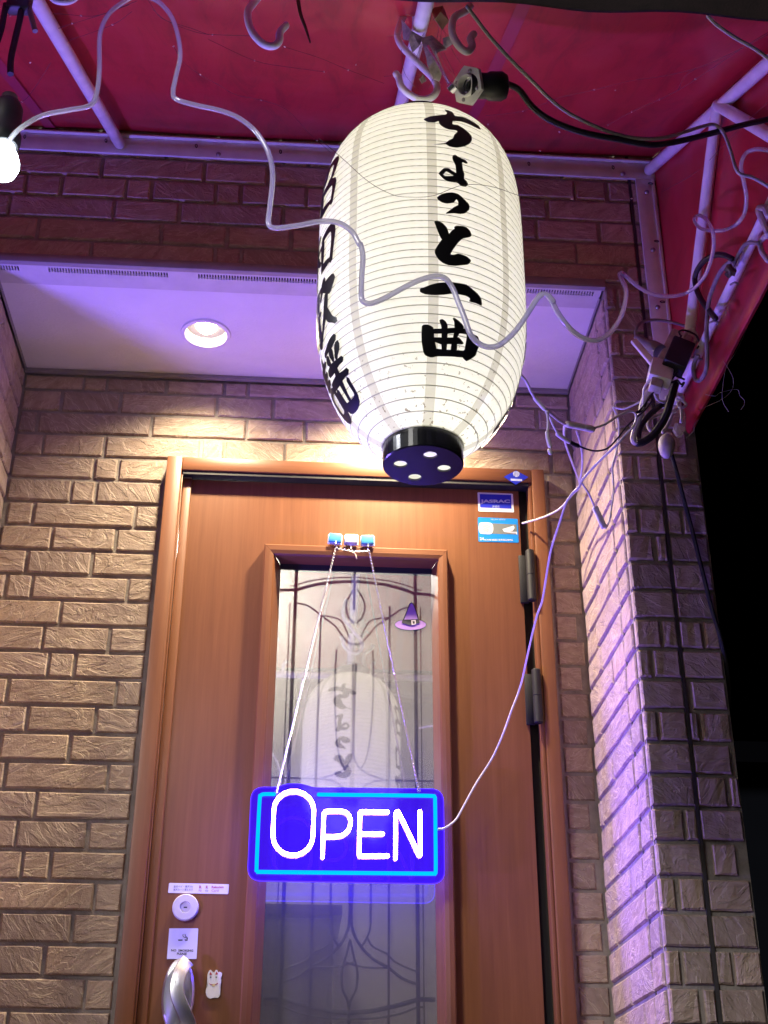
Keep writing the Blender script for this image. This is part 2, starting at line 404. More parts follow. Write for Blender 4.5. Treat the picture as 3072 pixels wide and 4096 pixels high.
# front wall above the recess, and the two pillars
LZ = 2.5470
XE = -1.25
lint = wallmesh('brick_wall', [((XE, .0065, LZ), (XP, .30, 3.45))], 'dim brown brick wall above the porch opening, under the red awning')
FJ = {-10: [-1.02, -.78, -.527, -.283, -.13, .02, .26, .41, .616, .698], -9: [-.93, -.70, -.615, -.464, -.403, -.252, -.191, -.036, .11, .35, .547], -8: [-1.0, -.729, -.486, -.332, -.089, .06, .30, .516, .669],
      -7: [-.95, -.80, -.654, -.370, -.217, -.067, .18, .33, .6085], -6: [-1.05, -.77, -.526, -.2415, -.181, .05, .20, .44, .7246]}
for n in range(-18, -5):
    js = FJ[n] if n in FJ else [q + .037 * (n % 5) for q in FJ[-10 + (n % 5)]]
    row(lint, [q for q in js if q < .74] + [.756], XE, XP, max(zc(-n), LZ), zc(-n + 1), 'F', 0.)
rpil = wallmesh('brick_pillar', [((XR+.0065, .0065, 0), (XP, .30, LZ-.0005))], 'dark grey-brown brick pillar right of the porch beside the night sky', 'brick pillar')
PJ = {0: ([.696], [.790]), 1: ([.7267], []), 2: ([], []), 3: ([], []), 4: ([.721], [.8075]), 5: ([.6965], []), 6: ([], [.767])}
PJ2 = {7: ([.696], [.7795]), 8: ([], [.836]), 9: ([], [.8215]), 10: ([.7285], []), 11: ([], [.772, .826]), 12: ([.703], []), 13: ([], [])}
for n in range(-5, 34):
    k = (n - 4) % 14
    a, b = PJ[k] if k < 7 else PJ2[k]
    row(rpil, a + b + [.756], XR, XP, zc(-n), min(zc(-n + 1), LZ), 'F', 0.)
boxobj('sealant_joint', (.7525, .0005, 0), (.7595, .0075, LZ), CAULK, rpil)
boxobj('sealant_joint', (.7525, .0005, LZ), (.7595, .0075, 3.4), CAULK, lint)
lpil = wallmesh('brick_pillar', [((XE, .0065, 0), (XL-.0065, .30, LZ-.0005))], 'brick pillar left of the porch under the glowing bulb', 'brick pillar')
for n in range(-5, 34):
    row(lpil, [-1.10 + .04 * (n % 4), -.93 + .05 * (n % 3)], XE, XL, zc(-n), min(zc(-n + 1), LZ), 'F', 0.)

# ------------------------------------------------------------------ soffit with vents and two downlights
DL = [(-.272, .2434), (.194, .2434)]
sof = thing('soffit', (0, .2, ZS), 'white textured porch ceiling with slotted vent strip along its front edge', 'ceiling')
def soffit_mesh():
    """board with two round holes"""
    bm = bmesh.new(); y0, y1 = .075, D + .003; r = .0555; n = 28
    xs = [XL + .002, (DL[0][0] + DL[1][0]) / 2, XR - .002]
    for i, (cx, cy) in enumerate(DL):
        x0, x1 = xs[i], xs[i + 1]; inn = []; out = []
        for k in range(n):
            a = 2 * math.pi * k / n; c, s = math.cos(a), math.sin(a)
            t = min(((x1 - cx) if c > 0 else (cx - x0)) / max(abs(c), 1e-6), ((y1 - cy) if s > 0 else (cy - y0)) / max(abs(s), 1e-6))
            inn.append(bm.verts.new((cx + r * c, cy + r * s, ZS))); out.append(bm.verts.new((cx + t * c, cy + t * s, ZS)))
        for k in range(n): bm.faces.new((inn[k], out[k], out[(k + 1) % n], inn[(k + 1) % n]))
        for (qx, qy) in ((x0, y0), (x1, y0), (x1, y1), (x0, y1)):
            a = math.atan2(qy - cy, qx - cx) % (2 * math.pi); k = int(a / (2 * math.pi) * n)
            v = bm.verts.new((qx, qy, ZS)); 
            if (out[k].co - v.co).length > 1e-4 and (out[(k+1) % n].co - v.co).length > 1e-4: bm.faces.new((out[k], v, out[(k + 1) % n]))
    r_ = bmesh.ops.extrude_face_region(bm, geom=bm.faces[:])
    for v in r_['geom']:
        if isinstance(v, bmesh.types.BMVert): v.co.z += .009
    return bm
bobj('board', soffit_mesh(), SOFFIT, sof)
def vent_strip():
    bm = bmesh.new(); y0, y1 = .003, .0735; a, b = .009, .026; z0, z1 = ZS - .002, ZS + .004
    box(bm, (XL+.002, y0, z0), (XR-.002, a, z1)); box(bm, (XL+.002, b, z0), (XR-.002, y1, z1))
    cur = XL + .002
    for i in range(-1, 5):
        s, e = -.620 + .342 * i, -.343 + .342 * i
        if e < XL + .01 or s > XR - .01: continue
        s = max(s, XL + .008); e = min(e, XR - .012)
        if s > cur: box(bm, (cur, a, z0), (s, b, z1))
        k = s
        while k < e - .004:
            box(bm, (k + .0036, a, z0), (k + .0064, b, z1)); k += .0064
        cur = k
    if cur < XR - .002: box(bm, (cur, a, z0), (XR - .002, b, z1))
    return bm
v_ = bobj('vent_strip', vent_strip(), TRIM, sof); tag(v_, kind='stuff')
boxobj('vent_cavity', (XL+.002, .004, ZS+.010), (XR-.002, .07, ZS+.018), DARKGAP, sof)
boxobj('wall_trim', (XL+.001, D-.012, ZS-.011), (XR-.001, D-.001, ZS-.001), FASCIA, sof)
boxobj('side_trim', (XL+.0005, .03, ZS-.006), (XL+.005, D-.013, ZS-.001), FASCIA, sof)
boxobj('side_trim', (XR-.004, .03, ZS-.006), (XR-.0005, D-.013, ZS-.001), FASCIA, sof)
boxobj('front_fascia', (XL-.02, -.012, ZS-.004), (XR+.004, .0025, LZ-.0005), FASCIA, sof, bev=.002)
for i, (cx, cy) in enumerate(DL):
    t = thing('downlight', (cx, cy, ZS), ['lit round recessed downlight in the porch ceiling, to the left of the paper lantern', 'round recessed downlight in the porch ceiling hidden behind the paper lantern'][i], 'downlight', 'porch downlights')
    lathe('trim_ring', (cx, cy, ZS), [(.0500, -.001), (.0520, -.006), (.0600, -.005), (.0615, -.0005), (.0500, -.0004)], WHITEP, t, 40, cap=False)
    lathe('reflector', (cx, cy, ZS), [(.0505, -.002), (.049, .02), (.044, .05), (.036, .078), (.001, .080)], mat('reflector_white', (.85, .84, .82), .35), t, 32, cap=False)
    lathe('lamp_bulb', (cx, cy, ZS), [(.006, .006), (.018, .009), (.026, .018), (.0295, .032), (.028, .046), (.016, .07), (.014, .078)], DLAMP, t, 24)
    lamp('downlight_lamp', 'SPOT', (cx, cy, ZS + .004), [38.0, 84.0][i], (1.0, .83, .54), t, .022, None, R(134), 1.0)

# ------------------------------------------------------------------ door frame
fr = thing('door_frame', (.112, .42, 0), 'cherry-brown wooden door frame set into the tan brick wall', 'door frame')
YF = .4005
boxobj('jamb', (FX0, YF, 0), (-.3200, D+.03, FTOP), WOOD, fr, .003)
boxobj('jamb_bead', (-.3198, YF+.008, 0), (-.3165, D+.02, 2.2275), WOOD, fr, .001)
boxobj('jamb', (.5495, YF, 0), (FX1, D+.03, FTOP), WOOD, fr, .003)
boxobj('jamb_bead', (.5405, YF+.007, 0), (.5490, D+.02, 2.2275), WOOD, fr, .0015)
boxobj('header', (-.3196, YF+.001, 2.2285), (.5491, D+.03, FTOP-.001), WOODH, fr, .003)
boxobj('gasket_shade_strip', (-.3164, YF+.005, 2.2190), (.5404, D+.012, 2.2282), BLACK, fr)  # black strip stands in for the shade under the header
boxobj('gasket_shade_strip', (.5210, D+.004, 0), (.5403, D+.02, 2.2186), DARKGAP, fr)  # near-black strip stands in for the shade in the hinge-side gap
boxobj('frame_return', (FX0+.004, D+.006, 0), (FX0+.010, D+.03, 2.2), DARKGAP, fr)

# ------------------------------------------------------------------ door leaf
door = thing('door', (.102, .43, .01), 'cherry-brown wooden entrance door with tall leaded glass panel', 'door')
YL = .4300; LX0, LX1, LTOP = -.3146, .5188, 2.2168
MO = (-.1075, .3345, .36, 2.0347)          # moulding outer  x0 x1 z0 z1
MI = (-.0824, .3103, .39, 2.0070)          # moulding inner front
MG = (-.0672, .2986, .41, 2.0025)          # glass opening
def leaf():
    bm = bmesh.new(); x0, x1, z0, z1 = MO[0]+.006, MO[1]-.006, MO[2]+.006, MO[3]-.006
    yb = YL + .04
    for a, b in (((LX0, YL, .012), (x0, yb, LTOP)), ((x1, YL, .012), (LX1, yb, LTOP)), ((x0, YL, z1), (x1, yb, LTOP)), ((x0, YL, .012), (x1, yb, z0))): box(bm, a, b)
    bmesh.ops.remove_doubles(bm, verts=bm.verts[:], dist=1e-5)
    seen = {}
    for f in bm.faces:
        k = tuple(sorted(v.index for v in f.verts)); seen.setdefault(k, []).append(f)
    return bm
bobj('leaf', leaf(), WOOD, door)
boxobj('edge_strip', (LX0-.001, YL-.008, .012), (-.2950, YL-.0005, LTOP-.0008), WOOD, door, .002)
boxobj('strip_cap', (LX0-.0008, YL-.0075, LTOP-.0006), (-.2958, YL+.012, LTOP+.006), mat('beige_plastic', (.45,.36,.28), .6), door, .001)
def moulding():
    yo, yf, yg = YL - .0005, .4050, .4570
    loops = [[(MO[0], yo), (MO[1], yo), (MO[2], 0), (MO[3], 0)], ]
    def rect(q, y): return [Vector((q[0], y, q[2])), Vector((q[1], y, q[2])), Vector((q[1], y, q[3])), Vector((q[0], y, q[3]))]
    i_ = lambda q, d: (q[0] + d, q[1] - d, q[2] + d, q[3] - d)
    seq = [rect(MO, yo), rect(MO, yf + .003), rect(i_(MO, .003), yf), rect(i_(MI, -.012), yf), rect(i_(MI, -.003), yf + .002), rect(MI, yf + .006), rect(MG, yg)]
    for s in range(4):
        a, b = s, (s + 1) % 4; v = []; f = []
        for r_ in seq:
            sh = (r_[b] - r_[a]).normalized() * .0003
            v += [r_[a] + sh, r_[b] - sh]
        for k in range(len(seq) - 1): f.append((2*k, 2*k+1, 2*k+3, 2*k+2))
        pobj('moulding', v, f, WOODH if s in (0, 2) else WOOD, door)
moulding()
YG = .4560
boxobj('gasket_shade_strip', (MG[0]-.001, YG-.006, MG[3]-.013), (MG[1]+.001, YG-.001, MG[3]+.001), mat('blue_black_gasket', (.012,.012,.03), .4), door)
boxobj('glass_pane', (MG[0]-.004, YG, MG[2]-.004), (MG[1]+.004, YG+.004, MG[3]+.004), GLASS, door)
# lead came pattern
G1 = (1050, 2200, .4521); G2 = (1000, 3450, .4822); XC = (MG[0] + MG[1]) / 2
def came(c, pts, w, mirror=False, sm=5, lim=None):
    P = [PY(x, y, YG + .0075) for x, y in px(c, pts)]
    for mside in ((0, 1) if mirror else (0,)):
        Q = [Vector((2 * XC - p.x, p.y, p.z)) if mside else p for p in P]
        Q = spline(Q, sm) if len(Q) > 2 else Q
        v = []; f = []
        for i, p in enumerate(Q):
            t = Q[min(i+1, len(Q)-1)] - Q[max(i-1, 0)]; t.normalize(); s = Vector((-t.z, 0, t.x)) * w / 2
            v += [p + s, p - s, p + s * .4 + Vector((0, -.0012, 0)), p - s * .4 + Vector((0, -.0012, 0))]
        for i in range(len(Q) - 1):
            b = 4 * i; f += [(b, b+2, b+6, b+4), (b+2, b+3, b+7, b+6), (b+3, b+1, b+5, b+7)]
        pobj('came', v, f, CAME, door)
def vcame(c, x, y, w, z0, z1, mirror=True):
    X = PY(c[0] + x * c[2], c[1] + y * c[2], YG).x
    for q in ((X, 2 * XC - X) if mirror else (X,)):
        boxobj('came', (q - w/2, YG+.0055, z0), (q + w/2, YG+.0075, z1), CAME, door)
ztop = MG[3] - .002; zb_ = MG[2]
vcame(G1, 298, 260, .0085, zb_, ztop); vcame(G1, 243, 500, .0028, .93, 1.905)
vcame(G1, 518, 500, .0048, .95, 1.905); vcame(G1, 815, 250, .0060, 1.893, ztop, False)
came(G1, [(155,355),(290,352)], .008, True); came(G1, [(240,318),(300,316)], .003, True)
came(G1, [(300,355),(420,318),(560,292),(700,281),(822,278)], .0085, True); came(G1, [(300,306),(420,275),(560,252),(700,244),(822,242)], .0035, True)
came(G1, [(815,345),(770,405),(738,490),(760,590),(812,650)], .0045, True)
came(G1, [(525,582),(610,592),(690,622),(735,700),(765,770)], .004, True); came(G1, [(300,470),(400,492),(470,540),(560,610),(640,670),(700,750),(760,820),(815,835)], .0045, True)
came(G1, [(655,880),(645,1050),(640,1300),(650,1600),(680,1830),(735,1945)], .0045, True)
came(G1, [(800,1000),(802,1400),(798,1750),(770,1880),(690,1960),(520,2022)], .0048, True); came(G1, [(75,2012),(300,2018),(520,2024),(640,2050),(720,2110)], .0045, True)
came(G2, [(672,160),(667,420),(668,540),(700,640),(740,700)], .005, True)
came(G2, [(825,160),(826,460),(800,590),(740,690),(640,790),(500,865),(400,940),(270,992)], .0062, True)
came(G2, [(690,610),(640,690),(520,748),(440,820),(268,888)], .004, True)
came(G2, [(830,640),(860,780),(890,900),(880,1050),(830,1160),(815,1340)], .005, True); came(G2, [(860,830),(740,860),(600,868),(505,862)], .004, True)
came(G2, [(105,1118),(240,1120),(360,1158),(500,1196),(640,1228),(810,1246)], .0095, True); came(G2, [(185,1180),(260,1190),(400,1245),(600,1286),(810,1302)], .004, True)
# pull handle
H1 = (620, 3480, .2784)
hd = PY(714.6, 3958.9, YL)
bm = bmesh.new(); n = 36
for yy, sc_ in ((YL - .0003, 1.0), (YL - .008, .98), (YL - .012, .86)):
    for k in range(n): bm.verts.new((hd.x + .0335 * sc_ * math.cos(2*math.pi*k/n), yy, hd.z - .012 + .074 * sc_ * math.sin(2*math.pi*k/n)))
bm.verts.ensure_lookup_table()
for a in (0, n):
    for k in range(n): bm.faces.new([bm.verts[i] for i in (a+k, a+(k+1) % n, a+n+(k+1) % n, a+n+k)])
bm.faces.new([bm.verts[2*n+k] for k in range(n)])
hnd = bobj('handle', bm, SATIN, door, True)
HP = [((475,1305), .398, 17), ((420,1365), .392, 17.5), ((355,1490), .383, 17), ((320,1640), .378, 16.5), ((322,1790), .376, 16), ((372,1930), .376, 16.5), ((425,2050), .378, 17.5), ((470,2170), .382, 18), ((505,2290), .388, 18), ((520,2420), .40, 18)]
def ribbon():
    P = [PY(H1[0] + q[0][0] * H1[2], H1[1] + q[0][1] * H1[2], q[1]) for q in HP]; S = spline(P, 4); bm = bmesh.new(); rg = []
    for i, p in enumerate(S):
        t = (S[min(i+1, len(S)-1)] - S[max(i-1, 0)]).normalized(); s = t.cross(Vector((0, -1, 0))).normalized(); nn = s.cross(t)
        w = .0145; h = .0035
        rg.append([bm.verts.new(p + s * a * w + nn * b * h) for a, b in ((-1, 0), (-.9, .8), (-.5, 1.15), (0, 1.3), (.5, 1.15), (.9, .8), (1, 0), (.9, -.8), (0, -1), (-.9, -.8))])
    m = len(rg[0])
    for a, b in zip(rg, rg[1:]):
        for k in range(m): bm.faces.new((a[k], a[(k+1) % m], b[(k+1) % m], b[k]))
    bm.faces.new(rg[0][::-1]); bm.faces.new(rg[-1]); return bm
bobj('grip', ribbon(), SATIN, hnd, True)
for zz in (hd.z - .010, hd.z - .085):
    tubeobj('post', [(hd.x - .004, .383, zz), (hd.x - .002, YL - .008, zz)], .007, SATIN, hnd, 12)
lk = PY(742.5, 3631.7, YL)
lock = lathe('lock_cylinder', lk, [(.0275, .0003), (.0275, -.007), (.0255, -.0095), (.0120, -.0098), (.0108, -.0065), (.0040, -.0062)], mottle(mat('lock_face', rough=.4), (.62,.60,.56), .08, 30.), door, 40, Vector((0, 1, 0)))
boxobj('keyhole', (lk.x-.0035, YL-.0064, lk.z-.0012), (lk.x+.0035, YL-.0060, lk.z+.0012), DARKGAP, lock)
for (ya, yb) in ((2197, 2399), (2673, 2889)):
    a = PY(2114, ya, .396); b = PY(2140, yb, .396)
    x_ = .5345
    hg = lathe('hinge', (x_, .4020, b.z), [(.0085, 0), (.0105, .002), (.0105, (a.z-b.z)*.5-.001), (.0092, (a.z-b.z)*.5), (.0105, (a.z-b.z)*.5+.001), (.0105, a.z-b.z-.002), (.0085, a.z-b.z)], BLACK, door, 18)
    boxobj('hinge_leaf', (x_-.024, .4215, b.z+.004), (x_-.004, .4295, a.z-.004), BLACK, hg, .001)

# room behind the glass
INW = mottle(mat('hall_plaster', rough=.9), (.66,.63,.58), .1, 3.)
w_ = boxobj('hall_wall', (-.9, 1.45, 0), (.9, 1.5, 2.6), INW); tag(w_, kind='structure')
w_ = boxobj('hall_wall', (-.95, .57, 0), (-.9, 1.5, 2.6), INW); tag(w_, kind='structure')
w_ = boxobj('hall_wall', (.9, .57, 0), (.95, 1.5, 2.6), INW); tag(w_, kind='structure')
w_ = boxobj('hall_ceiling', (-.95, .56, 2.6), (.95, 1.5, 2.65), INW); tag(w_, kind='structure')

hl_ = thing('added_hall_lamp', (-.25, 1.15, 2.6), 'unseen round ceiling lamp added in the hall to brighten the door glass', 'lamp')  # unseen lamp added to brighten the glass from behind
lathe('base', (-.25, 1.15, 2.599), [(.06, 0), (.06, -.02), (.02, -.03)], WPL, hl_, 20)
lathe('globe', (-.25, 1.15, 2.50), [(.001, -.055), (.04, -.04), (.055, 0), (.04, .045), (.02, .069)], emis('globe_glow', (1.0, .93, .80), 3.0), hl_, 20)
lamp('added_hall_bulb', 'POINT', (-.25, 1.15, 2.42), 36.0, (1.0, .96, .88), hl_, .06)
cb = thing('darkening_cabinet', (-.36, 1.25, 0), 'dark low cabinet added in the hall to darken the lower part of the door glass', 'cabinet')  # made-up cabinet, placed to darken the lower left of the glass
CABM = wood_material('dark_cabinet_wood', (.018, .012, .012), (.028, .020, .020), (.045, .034, .034))
boxobj('carcass', (-.80, 1.13, .02), (.10, 1.44, 1.30), CABM, cb, .006)
boxobj('cabinet_top', (-.82, 1.10, 1.302), (.12, 1.445, 1.33), CABM, cb, .004)
for k in range(3): boxobj('cabinet_door', (-.79 + .294 * k, 1.108, .06), (-.79 + .294 * k + .286, 1.128, 1.28), CABM, cb, .003)
# ------------------------------------------------------------------ awning
AX = [-1.14, -.49, .16, .805]
TANA = .577; AW = 1.06; AZ0 = 2.925
def az(y): return AZ0 + TANA * y              # underside height of the sheet at Y (negative outwards)
aw = thing('awning', (.1, 0, AZ0), 'red vinyl lean-to awning on white steel frame above the doorway', 'awning')
def sheet():
    bm = bmesh.new(); nx, ny = 48, 24; x0, x1 = AX[0] - .02, AX[3] + .015; V = []
    for s in (0, 1):
        for i in range(nx + 1):
            for j in range(ny + 1):
                x = x0 + (x1 - x0) * i / nx; y = -AW * j / ny
                t = ((x - AX[0]) / .648) % 1.0
                sag = -.010 * math.sin(math.pi * t) * math.sin(math.pi * j / ny) + .002 * math.sin(x * 9 + j)
                V.append(bm.verts.new((x, y, az(y) + .016 + sag + .0015 * s)))
    m = (nx + 1) * (ny + 1)
    for s in (0, 1):
        for i in range(nx):
            for j in range(ny):
                a = s * m + i * (ny + 1) + j; bm.faces.new([V[k] for k in (a, a + 1, a + ny + 2, a + ny + 1)])
    return bm
bobj('canopy', sheet(), VINYL, aw, True)
for xs in (-.66, .33):
    v = []; f = []
    for j in range(25):
        y = -AW * j / 24; t = ((xs - AX[0]) / .648) % 1.0; sg = -.010 * math.sin(math.pi * t) * math.sin(math.pi * j / 24)
        v += [(xs - .0125, y, az(y) + .012 + sg), (xs + .0125, y, az(y) + .012 + sg)]
    for j in range(24): f.append((2*j, 2*j+1, 2*j+3, 2*j+2))
    pobj('seam', v, f, SEAM, aw)
# valance at the front
def valance():
    bm = bmesh.new(); n = 60; a = []; b = []; x0, x1 = AX[0] - .02, AX[3] + .018
    ztop = az(-AW) + .05; zh = 2.213
    rows_ = [(ztop, 0), (2.30, -.004), (2.24, .002), (zh + .004, 0), (zh, .001), (zh, .0045), (zh + .004, .006), (2.24, .0052), (ztop, .004)]
    G = [[bm.verts.new((x0 + (x1 - x0) * i / n, -AW - .012 + q[1] + .004 * math.sin(i * .7) * (ztop - q[0]) / .2, q[0] + (.002 * math.sin(i * .9)))) for i in range(n + 1)] for q in rows_]
    for r0, r1 in zip(G, G[1:]):
        for i in range(n): bm.faces.new((r0[i], r0[i+1], r1[i+1], r1[i]))
    return bm
bobj('valance', valance(), mottle(mat('unlit_valance_cloth', rough=.8), (.022, .010, .012), .4, 40., .3, 300.), aw, True)  # unlit front of the valance put into its dark colour
# right side panel with its flap under the lower bar
CX = AX[3] + .014
ZB0, ZB1 = 2.212, 2.212                        # lower bar at the wall / at the front
def zlow(y): return ZB0 + (ZB1 - ZB0) * (-y) / .85
def cheek():
    bm = bmesh.new(); n = 30; G = []
    for j in range(n + 1):
        y = -.003 - (AW - .003) * j / n; zt = az(y) + .015; zl = zlow(y); col_ = []
        for k in range(9):
            t = k / 8; z = zt + (zl - zt) * t
            col_.append(bm.verts.new((CX + .006 * math.sin(math.pi * t) * math.sin(j * .35) + .002 * math.sin(j * 1.3 + k), y, z)))
        for (dx, dz) in ((.004, -.014), (.006, -.032), (.004, -.050), (.002, -.062), (.004, -.072), (.009, -.077), (.016, -.074), (.018, -.064)):
            col_.append(bm.verts.new((CX + dx, y, zl + dz + 0.0015 * math.sin(j * .8))))
        G.append(col_)
    for a, b in zip(G, G[1:]):
        for k in range(len(a) - 1): bm.faces.new((a[k], b[k], b[k+1], a[k+1]))
    return bm
bobj('side_panel', cheek(), VINYL, aw, True)
# frame
def flatbar(name, a, b, **k): return boxobj(name, a, b, WHITEP, aw, .0015, **k)
flatbar('wall_rail', (AX[0]-.03, -.0065, 2.866), (AX[3]+.02, -.0005, 2.922))
flatbar('wall_rail_lip', (AX[0]-.03, -.016, 2.9155), (AX[3]+.02, -.0068, 2.9215))
flatbar('wall_post', (.7695, -.0068, 2.20), (.8170, -.0008, 2.8655))
flatbar('wall_post_lip', (.8080, -.0100, 2.20), (.8165, -.0070, 2.8650))
for x in AX: tubeobj('rafter', [(x, -.014, az(-.014) - .028), (x, -AW, az(-AW) - .020)], .0135, WHITEP, aw, 14)
tubeobj('front_bar', [(AX[0]-.01, -AW, az(-AW) - .012), (AX[3]+.004, -AW, az(-AW) - .012)], .0125, WHITEP, aw, 14)
tubeobj('side_bar', [(AX[3]-.003, -.012, zlow(-.012)), (AX[3]-.003, -AW, zlow(-AW))], .0095, WHITEP, aw, 14)
tubeobj('side_brace', [(AX[3]-.004, -.500, az(-.50) - .022), (AX[3]-.004, -.085, zlow(-.09))], .0125, WHITEP, aw, 14)
tubeobj('side_brace', [(AX[3]-.004, -.503, az(-.50) - .022), (AX[3]-.004, -.80, zlow(-.8))], .0125, WHITEP, aw, 14)
# rivets and lacing ties
RG1 = (0, 0, .9259); C7 = (2000, 600, .5425)
for c, q in ((RG1, (944, 666)), (C7, (907, 177)), (C7, (1082, 311)), (C7, (1128, 737)), (C7, (1163, 1159))):
    p = PY(c[0] + q[0]*c[2], c[1] + q[1]*c[2], -.0068)
    lathe('rivet', (p.x, -.0067, p.z), [(.0062, 0), (.0058, .002), (.0040, .0042), (.0008, .0052)], RIVET, aw, 14, Vector((0, -1, 0)))
def tie(c, q, horiz):
    p = PY(c[0] + q[0]*c[2], c[1] + q[1]*c[2], -.0105); a = .0055; b = .0024
    pts = []
    for k in range(13):
        t = 2 * math.pi * k / 12 * 1.0
        u, w = a * math.cos(t / 2 * 1.9 + .2), b * math.sin(t * .95)
        pts.append(p + (Vector((u, 0, w)) if horiz else Vector((w, 0, u))))
    tubeobj('lacing_tie', pts, .0011, BLACK, aw, 5, 2)
for q in ((458, 607), (848, 630), (1212, 655), (107, 590)): tie(RG1, q, False)
for q in ((213, 101), (834, 128)): tie(C7, q, False)
for q in ((1110, 247), (1155, 672), (1198, 1119)): tie(C7, q, True)

# ------------------------------------------------------------------ paper lantern
LC = Vector((.15965, -.8, 0)); LZ0 = 1.5953; LH = .6010; LRAD = .1603
def lprof(z):
    t = min(max((z - LZ0) / LH, 0), 1); tm = .529
    if t < tm: u = (tm - t) / tm; return .056 + (LRAD - .056) * max(0, 1 - u ** 3.4734) ** (1 / 1.3506)
    u = (t - tm) / (1 - tm); return .056 + (LRAD - .056) * max(0, 1 - u ** 4.8252) ** (1 / 1.2859)
lan = thing('paper_lantern', (LC.x, LC.y, LZ0 - .03), 'glowing white paper lantern with black brush writing hanging from the awning', 'paper lantern')
def paper_material():
    m = bpy.data.materials.new('lantern_paper'); m.use_nodes = True; nt = m.node_tree; nt.nodes.remove(BS(m)); out = nt.nodes['Material Output']
    tc = N(m, 'ShaderNodeTexCoord'); sp = N(m, 'ShaderNodeSeparateXYZ'); L(m, tc.outputs['Object'], sp.inputs[0])
    x = math_(m, 'SUBTRACT', sp.outputs[0], LC.x); y = math_(m, 'SUBTRACT', sp.outputs[1], LC.y)
    an = math_(m, 'ARCTAN2', x, math_(m, 'MULTIPLY', y, -1.))
    fr_ = math_(m, 'FRACT', math_(m, 'ADD', math_(m, 'DIVIDE', an, math.pi / 4), 8.5 - .02))
    dd = math_(m, 'ABSOLUTE', math_(m, 'SUBTRACT', fr_, .5))
    rr = math_(m, 'SQRT', math_(m, 'ADD', math_(m, 'MULTIPLY', x, x), math_(m, 'MULTIPLY', y, y)))
    seam = math_(m, 'LESS_THAN', math_(m, 'MULTIPLY', math_(m, 'MULTIPLY', dd, rr), math.pi / 4), .0072)
    n = N(m, 'ShaderNodeTexNoise', Scale=55., Detail=6., Roughness=.7); L(m, tc.outputs['Object'], n.inputs['Vector'])
    n2 = N(m, 'ShaderNodeTexNoise', Scale=160., Detail=3., Roughness=.6); L(m, tc.outputs['Object'], n2.inputs['Vector'])
    fib = ramp(m, n.outputs['Fac'], [(.3, (.93, .91, .84)), (.7, (.97, .96, .90))])
    low = N(m, 'ShaderNodeMapRange'); L(m, sp.outputs[2], low.inputs[0]); low.inputs[1].default_value = LZ0 + .17; low.inputs[2].default_value = LZ0 + .02
    spot = math_(m, 'MULTIPLY', math_(m, 'GREATER_THAN', math_(m, 'ADD', n2.outputs['Fac'], math_(m, 'MULTIPLY', low.outputs[0], .07)), .705), low.outputs[0])
    c = mix(m, math_(m, 'MULTIPLY', seam, .5), fib, (.42, .38, .30)); c = mix(m, math_(m, 'MULTIPLY', spot, .75), c, (.20, .14, .08))
    d = N(m, 'ShaderNodeBsdfDiffuse'); t = N(m, 'ShaderNodeBsdfTranslucent'); L(m, c, d.inputs[0]); L(m, c, t.inputs[0])
    mx = N(m, 'ShaderNodeMixShader'); mx.inputs[0].default_value = .55; L(m, d.outputs[0], mx.inputs[1]); L(m, t.outputs[0], mx.inputs[2])
    L(m, mx.outputs[0], out.inputs['Surface']); return m
PAPER = paper_material()
NRIB = 46
def paper():
    prof = []
    for i in range(NRIB):
        z0 = LZ0 + LH * i / NRIB; z1 = LZ0 + LH * (i + 1) / NRIB
        for k in range(4):
            t = k / 4; z = z0 + (z1 - z0) * t; a, b = lprof(z0), lprof(z1)
            prof.append((a + (b - a) * t + (lprof(z) - (a + (b - a) * t)) * .6 - .0012 * (1 - 4 * (t - .5) ** 2) + .0008, z))
    prof.append((.056, LZ0 + LH)); return prof
lathe('paper_shade', (LC.x, LC.y, 0), paper(), PAPER, lan, 96, cap=False)
bm = bmesh.new()
for i in range(1, NRIB):
    z = LZ0 + LH * i / NRIB; r = lprof(z) + .0004
    tube(bm, [(LC.x + r * math.cos(2*math.pi*k/72), LC.y + r * math.sin(2*math.pi*k/72), z) for k in range(72)], .00065, 5, closed=True)
rb = bobj('ribs', bm, mat('bamboo_rib', (.52, .50, .42), .7), lan, True); tag(rb, kind='stuff')
BLKG = mat('black_lacquer', (.010, .010, .014), .22)
def base_ring():
    bm = bmesh.new(); n = 56; r = .0585; zt, zb = LZ0 + .004, LZ0 - .030
    holes = [(LC.x + a, LC.y + b) for a, b in ((-.0329, -.0026), (.0072, -.0315), (.0310, .0050), (-.0090, .0340))]; hr = .0098
    A = [[bm.verts.new((LC.x + rr * math.cos(2*math.pi*k/n), LC.y + rr * math.sin(2*math.pi*k/n), z)) for k in range(n)] for rr, z in ((r - .003, zt), (r, zt), (r, zb + .0015), (r - .0015, zb))]
    for a, b in zip(A, A[1:]):
        for k in range(n): bm.faces.new((a[k], a[(k+1) % n], b[(k+1) % n], b[k]))
    edges = [bm.edges.get((A[-1][k], A[-1][(k+1) % n])) for k in range(n)]
    for hx, hy in holes:
        hv = [bm.verts.new((hx + hr * math.cos(2*math.pi*k/20), hy + hr * math.sin(2*math.pi*k/20), zb)) for k in range(20)]
        hu = [bm.verts.new((v.co.x, v.co.y, zb + .003)) for v in hv]
        for k in range(20):
            bm.faces.new((hv[k], hv[(k+1) % 20], hu[(k+1) % 20], hu[k])); edges.append(bm.edges.get((hv[k], hv[(k+1) % 20])))
    bmesh.ops.triangle_fill(bm, edges=edges, use_beauty=True)
    return bm
bobj('base_ring', base_ring(), BLKG, lan)
lathe('added_bright_liner', (LC.x, LC.y, 0), [(.0545, LZ0 + .003), (.0545, LZ0 - .0265)], mat('liner_white', (.85, .84, .80), .7), lan, 48, cap=False)  # white liner added so the base holes look bright
